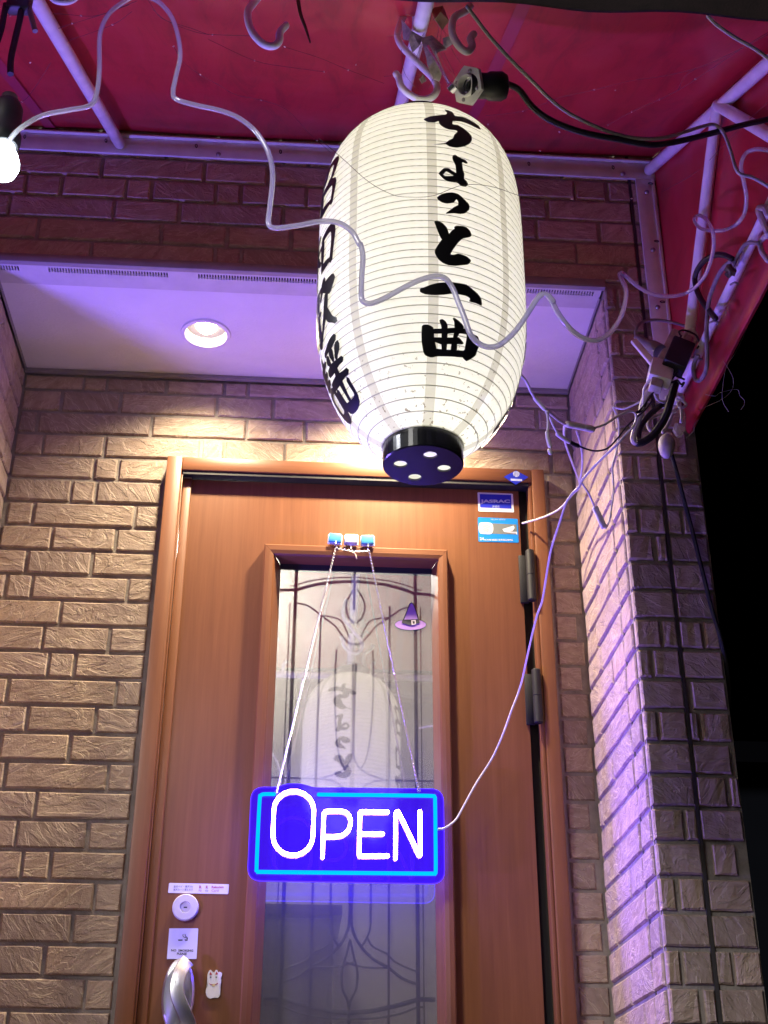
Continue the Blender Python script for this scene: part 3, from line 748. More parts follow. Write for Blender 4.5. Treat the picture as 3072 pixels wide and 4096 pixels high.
lathe('top_ring', (LC.x, LC.y, LZ0 + LH), [(.0585, -.004), (.0585, .026), (.052, .026), (.052, -.004)], BLKG, lan, 48, cap=False)
tubeobj('bail', [(LC.x - .056, LC.y, LZ0 + LH + .012), (LC.x - .03, LC.y, LZ0 + LH + .045), (LC.x, LC.y, LZ0 + LH + .056), (LC.x + .03, LC.y, LZ0 + LH + .045), (LC.x + .056, LC.y, LZ0 + LH + .012)], .0014, STEEL, lan, 8, 6)
for i in range(4):
    lamp('lantern_bulb', 'POINT', (LC.x, LC.y, LZ0 + LH * (.13 + .25 * i)), .27, [(.98, 1, .84), (.99, 1, .80), (1, .99, .75), (1, .97, .67)][i], lan, .035)
# brush writing
def hit(x, y):
    """where the line of sight of a photo pixel meets the lantern"""
    d = ray(x, y).normalized(); t = 1.2
    for _ in range(400):
        p = CAM + d * t; rr = math.hypot(p.x - LC.x, p.y - LC.y)
        if LZ0 < p.z < LZ0 + LH and rr < lprof(p.z): break
        t += .004
    lo, hi = t - .004, t
    for _ in range(18):
        m_ = (lo + hi) / 2; p = CAM + d * m_
        if math.hypot(p.x - LC.x, p.y - LC.y) < lprof(p.z): hi = m_
        else: lo = m_
    return CAM + d * hi
def onto(az_, z, lift=.0012):
    r = lprof(z) + lift; return Vector((LC.x + r * math.sin(az_), LC.y - r * math.cos(az_), z))
def brush(polys):
    """polygons in (azimuth, z) -> one painted character lying on the paper; copies on the far side share it"""
    bm = bmesh.new()
    for i, P in enumerate(polys):
        b2 = bmesh.new()
        vs = [b2.verts.new((a * .16, z, 0)) for a, z in P]
        b2.faces.new(vs)
        bmesh.ops.triangulate(b2, faces=b2.faces[:], ngon_method='EAR_CLIP')
        for _ in range(3):
            es = [e for e in b2.edges if e.calc_length() > .006]
            if es: bmesh.ops.subdivide_edges(b2, edges=es, cuts=1, use_grid_fill=False); bmesh.ops.triangulate(b2, faces=b2.faces[:])
        for f in b2.faces:
            q = [onto(v.co.x / .16, v.co.y, .0013 + .00025 * i) for v in f.verts]
            bm.faces.new([bm.verts.new(w) for w in q])
        b2.free()
    bmesh.ops.remove_doubles(bm, verts=bm.verts[:], dist=1e-6)
    return bm
def smooth_poly(P, n=3):
    V = [Vector((a, b, 0)) for a, b in P]; m = len(V); out = []
    for i in range(m):
        a, b, c, d = V[i-1], V[i], V[(i+1) % m], V[(i+2) % m]
        for k in range(n):
            t = k / n; q = 0.5 * ((2*b) + (c - a) * t + (2*a - 5*b + 4*c - d) * t*t + (3*b - a - 3*c + d) * t**3)
            q = q * .6 + (b + (c - b) * t) * .4; out.append((q.x, q.y))
    return out
def stroke(pts, w):
    """tapered brush stroke polygon"""
    S = spline([Vector((a, b, 0)) for a, b in pts], 5) if len(pts) > 2 else [Vector((*pts[0], 0)).lerp(Vector((*pts[1], 0)), k / 5) for k in range(6)]
    m = len(S); l = []; r = []
    for i, p in enumerate(S):
        t = S[min(i+1, m-1)] - S[max(i-1, 0)]; t.normalize(); s = Vector((-t.y, t.x, 0)); u = i / (m - 1)
        ww = w * (.62 + .38 * math.sin(math.pi * min(1, u * 1.15 + .12))) / 2
        l.append(p + s * ww); r.append(p - s * ww)
    e = (S[-1] - S[-2]).normalized() * w * .3; b = (S[0] - S[1]).normalized() * w * .25
    q = [S[0] + b] + l + [S[-1] + e] + r[::-1]
    return [(v.x, v.y) for v in q]
T3 = (1640, 420, .2441); T4 = (1640, 860, .2804)
KANA = [
 (T3, [[(225,240),(330,195),(480,175),(580,165),(600,140),(560,85),(620,95),(690,125),(735,185),(850,200),(960,245),(1060,305),(1120,350),(1150,410),(1060,375),(950,320),(830,280),(700,272),(600,280),(480,270),(400,295),(300,290),(245,265)],
       [(480,240),(690,240),(690,325),(780,340),(880,400),(960,470),(1000,520),(1005,590),(960,650),(880,690),(760,710),(640,690),(580,655),(470,660),(380,655),(480,645),(580,630),(640,585),(700,555),(720,500),(770,450),(745,425),(640,415),(560,385),(500,345),(470,300)]]),
 (T3, [[(690,870),(700,835),(740,825),(790,860),(840,885),(900,910),(940,960),(910,970),(850,950),(865,1080),(885,1140),(880,1215),(920,1255),(945,1310),(905,1350),(830,1335),(780,1290),(740,1260),(760,1200),(750,1120),(740,1000),(700,920)],
       [(465,1135),(520,1070),(560,1045),(630,1050),(690,1090),(770,1140),(760,1180),(680,1150),(590,1100),(540,1150),(500,1160)],
       [(470,1140),(540,1150),(570,1175),(680,1175),(790,1160),(800,1250),(740,1278),(640,1270),(560,1235),(500,1180)]]),
 (T3, [[(440,1525),(480,1490),(560,1455),(680,1440),(790,1470),(870,1540),(940,1610),(965,1650),(965,1720),(900,1780),(820,1795),(720,1785),(580,1790),(640,1740),(720,1680),(780,1650),(785,1600),(755,1555),(710,1610),(600,1625),(520,1605),(455,1560)]]),
 (T4, [[(345,105),(375,88),(410,95),(470,130),(520,185),(545,250),(560,330),(460,365),(410,280),(375,190)],
       [(625,180),(660,162),(740,165),(800,185),(850,235),(870,300),(840,325),(750,345),(690,395),(640,460),(600,520),(575,570),(620,575),(680,560),(740,575),(810,605),(865,660),(820,715),(740,725),(640,735),(540,725),(460,690),(400,640),(355,560),(355,510),(400,430),(460,350),(550,280),(600,225),(630,205)]]),
 (T4, [[(145,1060),(200,1040),(300,1000),(400,975),(540,968),(700,980),(800,1000),(880,1060),(960,1130),(1010,1205),(1015,1300),(930,1265),(840,1240),(850,1200),(800,1165),(720,1145),(600,1130),(480,1145),(350,1152),(220,1140),(145,1105)]]),
 (T4, [[(170,1590),(250,1570),(330,1610),(340,1690),(350,1800),(380,1930),(350,2030),(290,2040),(220,2010),(190,1960),(165,1800)],
       [(250,1925),(360,1915),(520,1930),(760,1945),(790,2040),(600,2030),(400,2025),(300,2035)],
       [(800,1640),(850,1650),(900,1710),(960,1745),(985,1850),(950,1940),(920,2020),(800,2095),(740,2040),(740,1950),(770,1930),(800,1750),(790,1690)],
       [(320,1640),(480,1630),(620,1620),(830,1640),(850,1720),(690,1700),(520,1700),(320,1705)],
       [(330,1760),(440,1760),(620,1760),(690,1760),(755,1840),(720,1860),(600,1850),(440,1860),(335,1810)],
       [(415,1520),(455,1500),(500,1530),(530,1590),(530,1700),(515,1940),(445,1940),(445,1700),(440,1600)],
       [(600,1495),(620,1482),(680,1520),(740,1580),(755,1620),(700,1700),(660,1780),(660,1945),(570,1945),(600,1780),(625,1650),(620,1540)]])]
HALF = Matrix.Translation(LC) @ Matrix.Rotation(math.pi, 4, 'Z') @ Matrix.Translation(-LC)
def painted(polys):
    o = bobj('brush_character', brush(polys), INK, lan)
    c = o.copy(); COL.objects.link(c); c.parent = lan; c.matrix_parent_inverse = o.matrix_parent_inverse.copy(); c.matrix_basis = HALF
for c, polys in KANA:
    out = []
    for P in polys:
        q = []
        for (x, y) in smooth_poly(P):
            h_ = hit(c[0] + x * c[2], c[1] + y * c[2]); q.append((math.atan2(h_.x - LC.x, -(h_.y - LC.y)), h_.z))
        out.append(q)
    painted(out)
KANJI = [
 ([[(.08,.85),(.08,.12)],[(.06,.86),(.38,.85),(.38,.12)],[(.08,.5),(.38,.5)],[(.08,.15),(.38,.15)],[(.5,.9),(.94,.9),(.90,.62),(.78,.54)],[(.70,.9),(.62,.68),(.46,.52)],[(.54,.42),(.54,.02)],[(.52,.43),(.96,.42),(.92,.02)],[(.54,.06),(.92,.06)]], (1343, 712)),
 ([[(.45,.95),(.1,.86)],[(.03,.66),(.56,.68)],[(.3,.9),(.3,.0)],[(.3,.64),(.03,.28)],[(.3,.6),(.54,.34)],[(.64,.74),(.64,.14)],[(.62,.75),(.98,.74),(.95,.14)],[(.64,.18),(.95,.18)]], (1325, 975)),
 ([[(.02,.93),(.56,.93)],[(.44,.93),(.44,.56)],[(.1,.80),(.1,.62),(.32,.62),(.32,.80),(.1,.80)],[(.02,.5),(.56,.5)],[(.46,.5),(.46,.02),(.36,.06)],[(.1,.38),(.1,.17),(.32,.17),(.32,.38),(.1,.38)],[(.74,1.0),(.60,.70)],[(.68,.84),(1.0,.85),(.93,.66)],[(.82,.68),(.75,.36),(.54,.02)],[(.78,.42),(.88,.22),(1.04,.08)]], (1325, 1205)),
 ([[(.2,1.0),(.26,.9)],[(.02,.84),(.42,.84)],[(.08,.7),(.36,.7)],[(.08,.57),(.36,.57)],[(.1,.42),(.1,.08),(.36,.08),(.36,.42),(.1,.42)],[(.94,1.0),(.52,.92)],[(.56,.84),(.62,.70)],[(.73,.88),(.76,.72)],[(.98,.88),(.86,.70)],[(.48,.62),(1.0,.62)],[(.75,.62),(.75,.08)],[(.44,.42),(1.04,.42)],[(.54,.32),(.54,.06),(.97,.06),(.97,.32)]], (1365, 1490))]
for strokes, (x, y) in KANJI:
    h_ = hit(x, y); zc_ = h_.z; az0 = R(-77); s = .100; rr = LRAD
    painted([[(az0 + (a - .5) * s / rr, zc_ + (b - .5) * s * 1.0) for a, b in stroke(P, .150)] for P in strokes])

# ------------------------------------------------------------------ hooks, sockets, bulb
def hook(pts, r, label, group=None, mat_=None):
    t = thing('s_hook', pts[len(pts)//2], label, 'hook', group)
    tubeobj('hook_wire', pts, r, mat_ or WPL, t, 12, 8, rounded=True)
    e = pts[-1]; lathe('hook_tip', e, [(.001, -.0052), (.0045, -.003), (.0055, 0), (.0045, .003), (.001, .0052)], mat_ or WPL, t, 12)
    return t
RG2 = (1536, 0, .9259); S2 = (1500, 0, .42194)
def hp(c, pts, Y): return [PY(c[0] + x * c[2], c[1] + y * c[2], Y) for x, y in pts]
hook(hp(S2, [(330,40),(255,190),(215,330),(250,430),(340,530),(450,640),(540,730),(585,810),(575,885),(510,935),(420,940),(320,890),(250,820),(225,740),(200,700)], -.80), .0062, 'cream plastic-coated S-hook that holds up the paper lantern')
hook(hp(S2, [(900,60),(850,110),(770,150),(735,210),(735,320),(790,430),(870,490),(920,440),(905,370),(935,325)], -.93), .0062, 'cream S-hook hanging empty beside the bulbless socket', 'empty hooks under the awning')
hook(hp(RG1, [(1150,-50),(1090,20),(1070,60),(1085,130),(1130,185),(1175,200),(1205,180),(1210,140),(1235,110)], -.93), .0062, 'white S-hook hanging empty by the twig under the awning', 'empty hooks under the awning')
tg = tubeobj('dry_twig', hp(RG1, [(1285,-20),(1298,60),(1320,120),(1340,185)], -.95), [.0035,.003,.0024,.0012], mottle(mat('bark', rough=.9), (.10,.05,.03), .4, 60.), None, 6, 4); tag(tg, 'thin dry brown twig poking down from the front hem of the awning', 'twig')
hook(hp(RG1, [(190,-60),(215,-20),(245,5),(290,8),(325,-8),(345,-40)], -.95), .005, 'white S-hook half hidden above the front hem, by the clear tube', 'empty hooks under the awning')
# left lamp: clip, cord, socket, bulb
YB = -.90
bc = PY(8, 662, YB)
sc0 = PY(45, 330, YB)
bl = thing('bulb_lamp', sc0, 'lit white bulb in black rubber socket hanging from a clip under the awning', 'lamp')
axs = (sc0 - bc).normalized()
lathe('bulb', bc, [(.001, -.0245), (.012, -.0225), (.021, -.0145), (.0255, -.002), (.0255, .006), (.0225, .018), (.0175, .030), (.0145, .044)], BULB, bl, 28, axs)
lathe('socket', bc + axs * .044, [(.0200, -.006), (.0235, .0), (.0240, .016), (.0215, .022), (.0220, .05), (.0225, .070), (.0180, .082), (.0115, .087)], BLACK, bl, 24, axs)
lathe('gland', bc + axs * .128, [(.0125, 0), (.0125, .012), (.0085, .015)], GREYC, bl, 18, axs)
tubeobj('cord', hp(RG1, [(45,320),(48,250),(70,150),(88,70),(95,0),(95,-60)], YB), .0052, BLACK, bl, 10, 5)
clipc = PY(75, 25, YB)
boxobj('clip', (clipc.x-.019, YB-.010, clipc.z-.010), (clipc.x+.019, YB+.012, clipc.z+.045), mottle(mat('old_black_clip', rough=.5), (.035,.03,.035), .4, 40.), bl, .004)
tubeobj('clip_jaw', hp(RG1, [(25,20),(15,80),(5,130),(-15,190)], YB), .005, BLACK, bl, 8, 3)
tubeobj('clip_jaw', hp(RG1, [(125,30),(140,90),(152,135)], YB), .0045, GREYC, bl, 8, 3)
lamp('bulb_side_light', 'POINT', bc - axs * .004, 4.5, (.90, .93, 1.0), bl, .025)
lamp('bulb_light', 'SPOT', bc - axs * .004, 17.0, (.90, .92, 1.0), bl, .03, (-axs).to_track_quat('-Z', 'Y').to_euler(), R(178), .6)
# right, empty socket with cable
YS = -.92
so = PY(1848, 355, YS); sb = PY(1975, 345, YS)
sock = thing('lamp_socket', so, 'bulbless lamp socket with chipped white flange and black rubber body on a black cable', 'lamp socket')
ax2 = ((so - sb).normalized() + Vector((-.15, -.75, -.42))).normalized()
fc = PY(1872, 342, YS)
def flange():
    bm = bmesh.new(); u = ax2.cross(Vector((0, 0, 1))).normalized(); w = u.cross(ax2).normalized(); n = 24
    def ringv(rads, h): return [bm.verts.new(fc + ax2 * h + (u * math.cos(2*math.pi*k/n) + w * math.sin(2*math.pi*k/n)) * (rads if not callable(rads) else rads(k))) for k in range(n)]
    hexr = lambda s: (lambda k: s * .0285 / max(math.cos(((2*math.pi*k/n + .3) % (math.pi/3)) - math.pi/6), .7))
    G = [ringv(.0135, -.03), ringv(.0135, .004), ringv(.0150, .008), ringv(.0175, .008), ringv(.0185, .003), ringv(hexr(1.0), .002), ringv(hexr(1.0), -.004), ringv(.019, -.006), ringv(.019, -.02)]
    for a, b in zip(G, G[1:]):
        for k in range(n): bm.faces.new((a[k], a[(k+1) % n], b[(k+1) % n], b[k]))
    bm.faces.new(G[0]); return bm
bobj('flange', flange(), WPL, sock, True)
for k in range(3):
    rr_ = .0132 - .0004
    u = ax2.cross(Vector((0,0,1))).normalized(); w = u.cross(ax2).normalized()
    tubeobj('thread', [fc + ax2 * (-.004 - .006 * k) + (u * math.cos(2*math.pi*q/24) + w * math.sin(2*math.pi*q/24)) * rr_ for q in range(24)], .0011, STEEL, sock, 6, 0, closed=True)
for k in range(4):
    a = R(45 + 90 * k); lathe('screw', fc + ax2 * .003 + (u * math.cos(a) + w * math.sin(a)) * .0225, [(.0034, -.002), (.0032, .001), (.001, .0018)], RIVET, sock, 10, ax2)
bdir = (sb - fc).normalized()
lathe('body', fc + bdir * .004, [(.0195, .0), (.0205, .012), (.0200, .026), (.0225, .030), (.0230, .050), (.0185, .058), (.0085, .061)], BLACK, sock, 24, bdir)
tubeobj('screw_stem', hp(S2, [(500,440),(600,600),(690,770),(735,840)], YS), .0028, STEEL, sock, 8, 3)
lathe('wing_bolt', PY(1808, 352, YS), [(.004, -.006), (.0085, -.004), (.0085, .006), (.004, .008)], STEEL, sock, 10, Vector((.6, -.6, .3)))

# ------------------------------------------------------------------ OPEN sign
YO = .3550
K = (950, 3100, .5244)
def kp(pts, Y=YO): return [PY(x, y, Y) for x, y in px(K, pts)]
so_ = kp([(830, 460)])[0]
sign = thing('neon_sign', so_, 'lit blue-framed LED sign reading OPEN hung by chains on the door glass', 'sign')
def round_poly(P, rads, n=6):
    out = []; m = len(P)
    for i in range(m):
        a, b, c = P[i-1], P[i], P[(i+1) % m]; r = rads[i]
        if r <= 0: out.append(b); continue
        d0 = (a - b).normalized(); d1 = (c - b).normalized(); p0 = b + d0 * r; p1 = b + d1 * r
        for k in range(n + 1):
            t = k / n; out.append(p0 * (1-t)**2 + b * 2*t*(1-t) + p1 * t*t)
    return out
acr = bpy.data.materials.new('blue_acrylic'); acr.use_nodes = True; acr.node_tree.nodes.remove(BS(acr))
_t = N(acr, 'ShaderNodeBsdfTransparent'); _t.inputs[0].default_value = (.30, .22, .95, 1)
_e = N(acr, 'ShaderNodeEmission'); _e.inputs[0].default_value = (.085, .016, 1.0, 1); _e.inputs[1].default_value = .72
_g = N(acr, 'ShaderNodeBsdfGlossy'); _g.inputs['Roughness'].default_value = .06
_m = N(acr, 'ShaderNodeMixShader'); _m.inputs[0].default_value = .38; L(acr, _t.outputs[0], _m.inputs[1]); L(acr, _e.outputs[0], _m.inputs[2])
_m2 = N(acr, 'ShaderNodeMixShader'); _m2.inputs[0].default_value = .06; L(acr, _m.outputs[0], _m2.inputs[1]); L(acr, _g.outputs[0], _m2.inputs[2])
L(acr, _m2.outputs[0], acr.node_tree.nodes['Material Output'].inputs['Surface'])
ow = kp([(108,92),(300,96),(345,78),(430,62),(520,76),(575,98),(1568,108),(1578,828),(78,803)])
outl = round_poly(ow, [.028,.01,.012,.02,.012,.01,.028,.028,.028])
polyobj('panel', outl, .003, acr, sign)
EDGE = emis('acrylic_edge', (.06, .02, 1.0), 1.6)
tubeobj('panel_edge', [p + Vector((0, .0015, 0)) for p in outl], .0016, EDGE, sign, 6, 0, closed=True)
def neon(name, pts, r, mt, sm=4):
    P = [p + Vector((0, -.006, 0)) for p in kp(pts)]
    return tubeobj(name, P, r, mt, sign, 10, sm, rounded=True)
BASEC = mat('tube_base_blue', (.05, .06, .5), .4)
def stad(x0, x1, y0, y1, ys0, ys1, n=9):
    c = (x0 + x1) / 2; a = (x1 - x0) / 2; P = []
    for k in range(n + 1): t = math.pi * (1 + k / n); P.append((c + a * math.cos(t), ys0 + (ys0 - y0) * math.sin(t)))
    for k in range(n + 1): t = math.pi * k / n; P.append((c + a * math.cos(t) - 7, ys1 + (y1 - ys1) * math.sin(t)))
    return P
PO = [p + Vector((0, -.006, 0)) for p in kp(stad(277, 582, 128, 618, 275, 470))]
tubeobj('letter_o', PO, .0041, LEDW, sign, 10, 0, closed=True)
neon('letter_p', [(648,630),(652,480),(658,320),(664,292),(690,281),(790,281),(838,300),(860,345),(858,390),(838,435),(795,466),(740,474),(664,474)], .0041, LEDW)
neon('letter_e', [(1143,287),(960,286),(938,292),(933,312),(927,590),(932,615),(955,622),(1143,620)], .0041, LEDW)
neon('letter_e_bar', [(940,452),(1020,453),(1105,453)], .0041, LEDW)
neon('letter_n', [(1203,638),(1205,480),(1206,312),(1214,290),(1230,297),(1300,440),(1370,590),(1383,614),(1393,600),(1391,440),(1389,284)], .0041, LEDW, 5)
neon('border_tube', [(618,155),(900,158),(1200,161),(1470,165),(1500,175),(1505,205),(1508,450),(1510,730),(1500,754),(1470,757),(1100,754),(600,749),(180,744),(150,738),(146,710),(156,450),(170,190),(178,162),(205,152),(280,152)], .0040, LEDC, 4)
for q in ((250,95), (1385,108)): pass
CHAINL = kp([(300,130)], YO - .002)[0]; CHAINR = kp([(1382,118)], YO - .002)[0]
HK = (1300, 2100, .13261)
hl = PY(HK[0] + 325 * HK[2], HK[1] + 690 * HK[2], .390); hr_ = PY(HK[0] + 1330 * HK[2], HK[1] + 780 * HK[2], .390)
def chain(a, b, sag=0.):
    n = int((b - a).length / .0045); bm = bmesh.new()
    d = (b - a).normalized(); s = d.orthogonal().normalized(); w = d.cross(s)
    for i in range(n):
        c = a.lerp(b, (i + .5) / n) + Vector((0, 0, -sag * 4 * ((i + .5) / n) * (1 - (i + .5) / n))); q, r_ = (s, w) if i % 2 else (w, s)
        q = (q + r_ * .5).normalized()
        tube(bm, [c + d * .0033 * math.cos(2*math.pi*k/6) + q * .0019 * math.sin(2*math.pi*k/6) for k in range(6)], .00075, 4, closed=True)
    return bm
CHM = mat('chain_steel', (.85, .84, .86), .25, 1.0)
for a, b, sg in ((hl, CHAINL, 0), (hr_, CHAINR, 0), (hl, hr_, .004)):
    q = bobj('chain', chain(a, b, sg), CHM, sign); tag(q, kind='stuff')
for c_ in (CHAINL, CHAINR): tubeobj('chain_ring', [c_ + Vector((.004 * math.cos(k), 0, .004 * math.sin(k))) for k in [i * .6283 for i in range(10)]], .0008, CHM, sign, 5, 0, closed=True)
# adhesive hooks
BLU = mat('hook_blue', (.07, .36, .62), .35); WHI = mat('hook_white', (.78, .80, .80), .35)
for (c, ang, mm, pin, lab) in (((305, 430), 4, BLU, (325, 560), 'blue-faced adhesive hook above the door glass, beside the left end of the chain'), ((795, 455), 0, WHI, (785, 720), 'white adhesive hook above the door glass between two blue ones'), ((1285, 480), -2, BLU, (1300, 650), 'blue-faced adhesive hook above the door glass, beside the right end of the chain')):
    p = PY(HK[0] + c[0] * HK[2], HK[1] + c[1] * HK[2], .405)
    t = thing('adhesive_hook', p, lab, 'hook', 'adhesive hooks on the door'); Mx = Matrix.Translation(p) @ Matrix.Rotation(R(ang), 4, 'Y')
    yb = YL - p.y if p.z > MO[3] else .0
    boxobj('back_plate', (-.0175, -.001, -.014), (.0175, .0015 + max(yb - .001, 0) * 0, .012), WHI, t, .0008, M=Mx)
    boxobj('face', (-.0150, -.0075, -.0100), (.0150, -.0012, .0125), mm, t, .0012, M=Mx)
    boxobj('spacer', (-.012, .0017, -.010), (.012, max(yb, .003) - .0004, .008), WHI, t, M=Mx)
    q = PY(HK[0] + pin[0] * HK[2], HK[1] + pin[1] * HK[2], .396)
    tubeobj('pin', [q + Vector((0, .002, .009)), q + Vector((0, -.003, .004)), q + Vector((0, -.006, -.004)), q + Vector((0, -.004, -.009)), q + Vector((0, -.001, -.008))], .0015, CHM, t, 8, 4, rounded=True)
ct = tubeobj('string_end', hp(HK, [(825,830),(880,845),(925,900),(945,980),(960,1025)], .397), .0014, mat('cream_string', (.75,.62,.42), .7), None, 6, 4); tag(ct, 'short cream string end dangling from the white adhesive hook', 'string')

# ------------------------------------------------------------------ stickers and plates on the door
def text_mesh(body, size, p, mt, parent, width=None, y=None, name='lettering', bold=0., ang=0., align='CENTER', shear=0.):
    cu = bpy.data.curves.new(name, 'FONT'); cu.body = body; cu.size = size; cu.align_x = align; cu.align_y = 'CENTER'; cu.resolution_u = 2; cu.offset = bold; cu.shear = shear
    o = bpy.data.objects.new(name, cu); COL.objects.link(o); bpy.context.view_layer.update()
    me = bpy.data.meshes.new_from_object(o.evaluated_get(bpy.context.evaluated_depsgraph_get())); bpy.data.objects.remove(o)
    if not len(me.vertices): return None
    xs = [v.co.x for v in me.vertices]; s = (width / (max(xs) - min(xs))) if width else 1.
    Mx = Matrix.Translation(p) @ Matrix.Rotation(R(-ang), 4, 'Y') @ Matrix.Rotation(R(90), 4, 'X') @ Matrix.Diagonal((s, 1, 1, 1))
    me.transform(Mx); me.materials.clear()
    return mesh_obj(name, me, mt, parent)
def quad_plate(name, c, corners, Y, mt, label, cat, th=.0006, r=.003, group=None):
    P = [PY(x, y, Y - th) for x, y in px(c, corners)]
    ctr = sum(P, Vector()) / 4
    t = thing(name, (ctr.x, Y, ctr.z), label, cat, group)
    polyobj('sheet', round_poly(P, [r] * 4, 4), th - .0001, mt, t)
    return t
def flatpoly(name, c, pts, Y, mt, parent, sm=0, th=.00015):
    q = smooth_poly(pts, sm) if sm else pts
    return polyobj(name, [PY(x, y, Y) for x, y in px(c, q)], th, mt, parent)
SW = mat('sticker_white', (.75, .75, .78), .4); SBL = mat('sticker_blue', (.02, .035, .50), .35); SCY = mat('sticker_cyan_blue', (.012, .25, .72), .35)
SLT = mat('sticker_lettering_pale', (.50, .55, .80), .4); SDK = mat('sticker_print_dark', (.03, .03, .04), .5); SGR = mat('sticker_grey', (.17, .19, .18), .5); SRD = mat('sticker_print_red', (.40, .03, .06), .5); SGB = mat('sticker_grey_blue', (.36, .45, .48), .5)
V6 = (1860, 1840, .18083)
def vp(x, y, Y): return PY(V6[0] + x * V6[2], V6[1] + y * V6[2], Y)
t = quad_plate('sticker', V6, [(275,712),(1058,745),(1085,1158),(298,1135)], YL, SW, 'blue and white JASRAC sticker at the top hinge corner of the door', 'sticker')
flatpoly('print_panel', V6, [(325,752),(1018,772),(1030,1078),(335,1052)], YL - .0008, SBL, t)
text_mesh('JASRAC', .012, vp(680, 915, YL - .0011), SLT, t, width=(vp(1005,915,YL)-vp(345,905,YL)).length, bold=.0006, ang=2)
text_mesh('許諾店', .0075, vp(685, 1033, YL - .0011), SLT, t, width=(vp(765,1033,YL)-vp(608,1030,YL)).length, ang=2)
text_mesh('* * * 0 0 8 7 0 2 6', .004, vp(685, 1098, YL - .0011), SDK, t, width=(vp(850,1100,YL)-vp(515,1088,YL)).length, ang=2)
t = quad_plate('sticker', V6, [(280,1265),(1165,1302),(1190,1830),(300,1805)], YL, SCY, 'bright blue video surveillance sticker with a white camera on the door', 'sticker')
flatpoly('print_panel', V6, [(600,1400),(1140,1428),(1150,1645),(600,1632)], YL - .0008, SGR, t)
flatpoly('logo_ground', V6, [(325,1390),(450,1383),(570,1392),(615,1440),(625,1520),(615,1590),(570,1636),(450,1638),(345,1625),(308,1560),(304,1480)], YL - .0010, SW, t, 2)
for pts in ([(375,1490),(420,1430),(450,1420),(460,1450),(500,1435),(520,1440),(510,1465),(440,1480),(385,1510)], [(380,1540),(420,1505),(540,1460),(565,1470),(555,1495),(450,1535),(390,1565)], [(395,1580),(440,1545),(540,1510),(550,1535),(470,1565),(425,1590)], [(450,1610),(480,1575),(530,1550),(525,1580),(480,1600)]):
    flatpoly('logo_stroke', V6, pts, YL - .0012, SGB, t, 2)
flatpoly('camera_print', V6, [(828,1528),(1075,1452),(1098,1500),(1075,1540),(1010,1565),(1035,1600),(1130,1605),(1135,1585),(1155,1590),(1152,1645),(1135,1640),(1130,1622),(1020,1618),(1000,1575),(870,1594),(855,1575)], YL - .0012, SW, t)
text_mesh('SECURITY SERVICE', .005, vp(730, 1318, YL - .0010), SLT, t, width=(vp(895,1325,YL)-vp(570,1312,YL)).length, ang=2)
text_mesh('24', .0105, vp(372, 1745, YL - .0010), SW, t, ang=2, bold=.0002)
text_mesh('HOURS VIDEO SURVEILLANCE', .006, vp(740, 1768, YL - .0010), SW, t, bold=.00015, width=(vp(1060,1775,YL)-vp(425,1750,YL)).length, ang=2)
t = quad_plate('sticker', V6, [(1125,232),(1405,380),(1125,545),(860,372)], YF + .0010, SBL, 'diamond-shaped blue sticker with white emblem on the door frame header', 'sticker', th=.0008, r=.001)
for pts in ([(1060,300),(1075,262),(1110,245),(1120,262),(1090,285),(1080,320),(1098,350),(1080,360)], [(1210,310),(1195,270),(1160,248),(1148,262),(1176,290),(1186,325),(1168,355),(1188,362)], [(1112,250),(1155,250),(1150,285),(1165,375),(1105,375),(1118,285)]):
    flatpoly('emblem', V6, pts, YF - .0002, SLT, t)
flatpoly('name_strip', V6, [(1008,410),(1265,425),(1262,468),(1010,455)], YF - .0002, SLT, t)
H2 = H1
t = quad_plate('sticker', H2, [(203,185),(1064,205),(1052,346),(186,328)], YL, SW, 'small white card payment sticker above the door lock', 'sticker', r=.002)
def h2(x, y): return PY(H2[0] + x * H2[2], H2[1] + y * H2[2], YL - .0010)
text_mesh('楽天ペイ・楽天Edy', .005, h2(405, 240), SDK, t, width=(h2(545,245)-h2(268,235)).length, ang=1.5)
text_mesh('楽天カード使えます', .005, h2(405, 285), SDK, t, width=(h2(545,290)-h2(265,280)).length, ang=1.5)
text_mesh('R', .0085, h2(650, 247), SRD, t, bold=.0002); text_mesh('R', .0085, h2(745, 249), SRD, t, bold=.0002)
text_mesh('Pay', .0045, h2(648, 296), SRD, t); text_mesh('Edy', .0045, h2(745, 299), SDK, t)
text_mesh('Rakuten', .0065, h2(900, 246), SRD, t, bold=.00015, width=(h2(988,246)-h2(815,242)).length, ang=1.5); text_mesh('Card', .0065, h2(862, 297), SRD, t, width=(h2(912,298)-h2(812,296)).length)
t = quad_plate('notice_plate', H2, [(205,838),(621,838),(597,1278),(170,1278)], YL, mat('plate_white', (.70, .70, .76), .3), 'square white NO SMOKING PLEASE plate above the door handle', 'plate', th=.002, r=.0012)
def h3(x, y): return PY(H2[0] + x * H2[2], H2[1] + y * H2[2], YL - .0024)
text_mesh('NO  SMOKING', .0062, h3(390, 1158), SDK, t, bold=.00018, width=(h3(548,1158)-h3(230,1158)).length)
text_mesh('PLEASE', .0062, h3(385, 1204), SDK, t, bold=.00018, width=(h3(455,1204)-h3(315,1204)).length)
flatpoly('pictogram', H2, [(333,998),(395,998),(395,1016),(333,1016)], YL - .0024, SDK, t); flatpoly('pictogram', H2, [(425,998),(468,998),(468,1016),(430,1016)], YL - .0024, SDK, t)
for pts in ([(405,920),(400,945),(415,965),(440,970),(462,985),(466,1000)], [(430,918),(436,940),(440,955),(460,965),(470,985)]):
    tubeobj('pictogram', hp(H2, pts, YL - .0024), .0006, SDK, t, 5, 3)
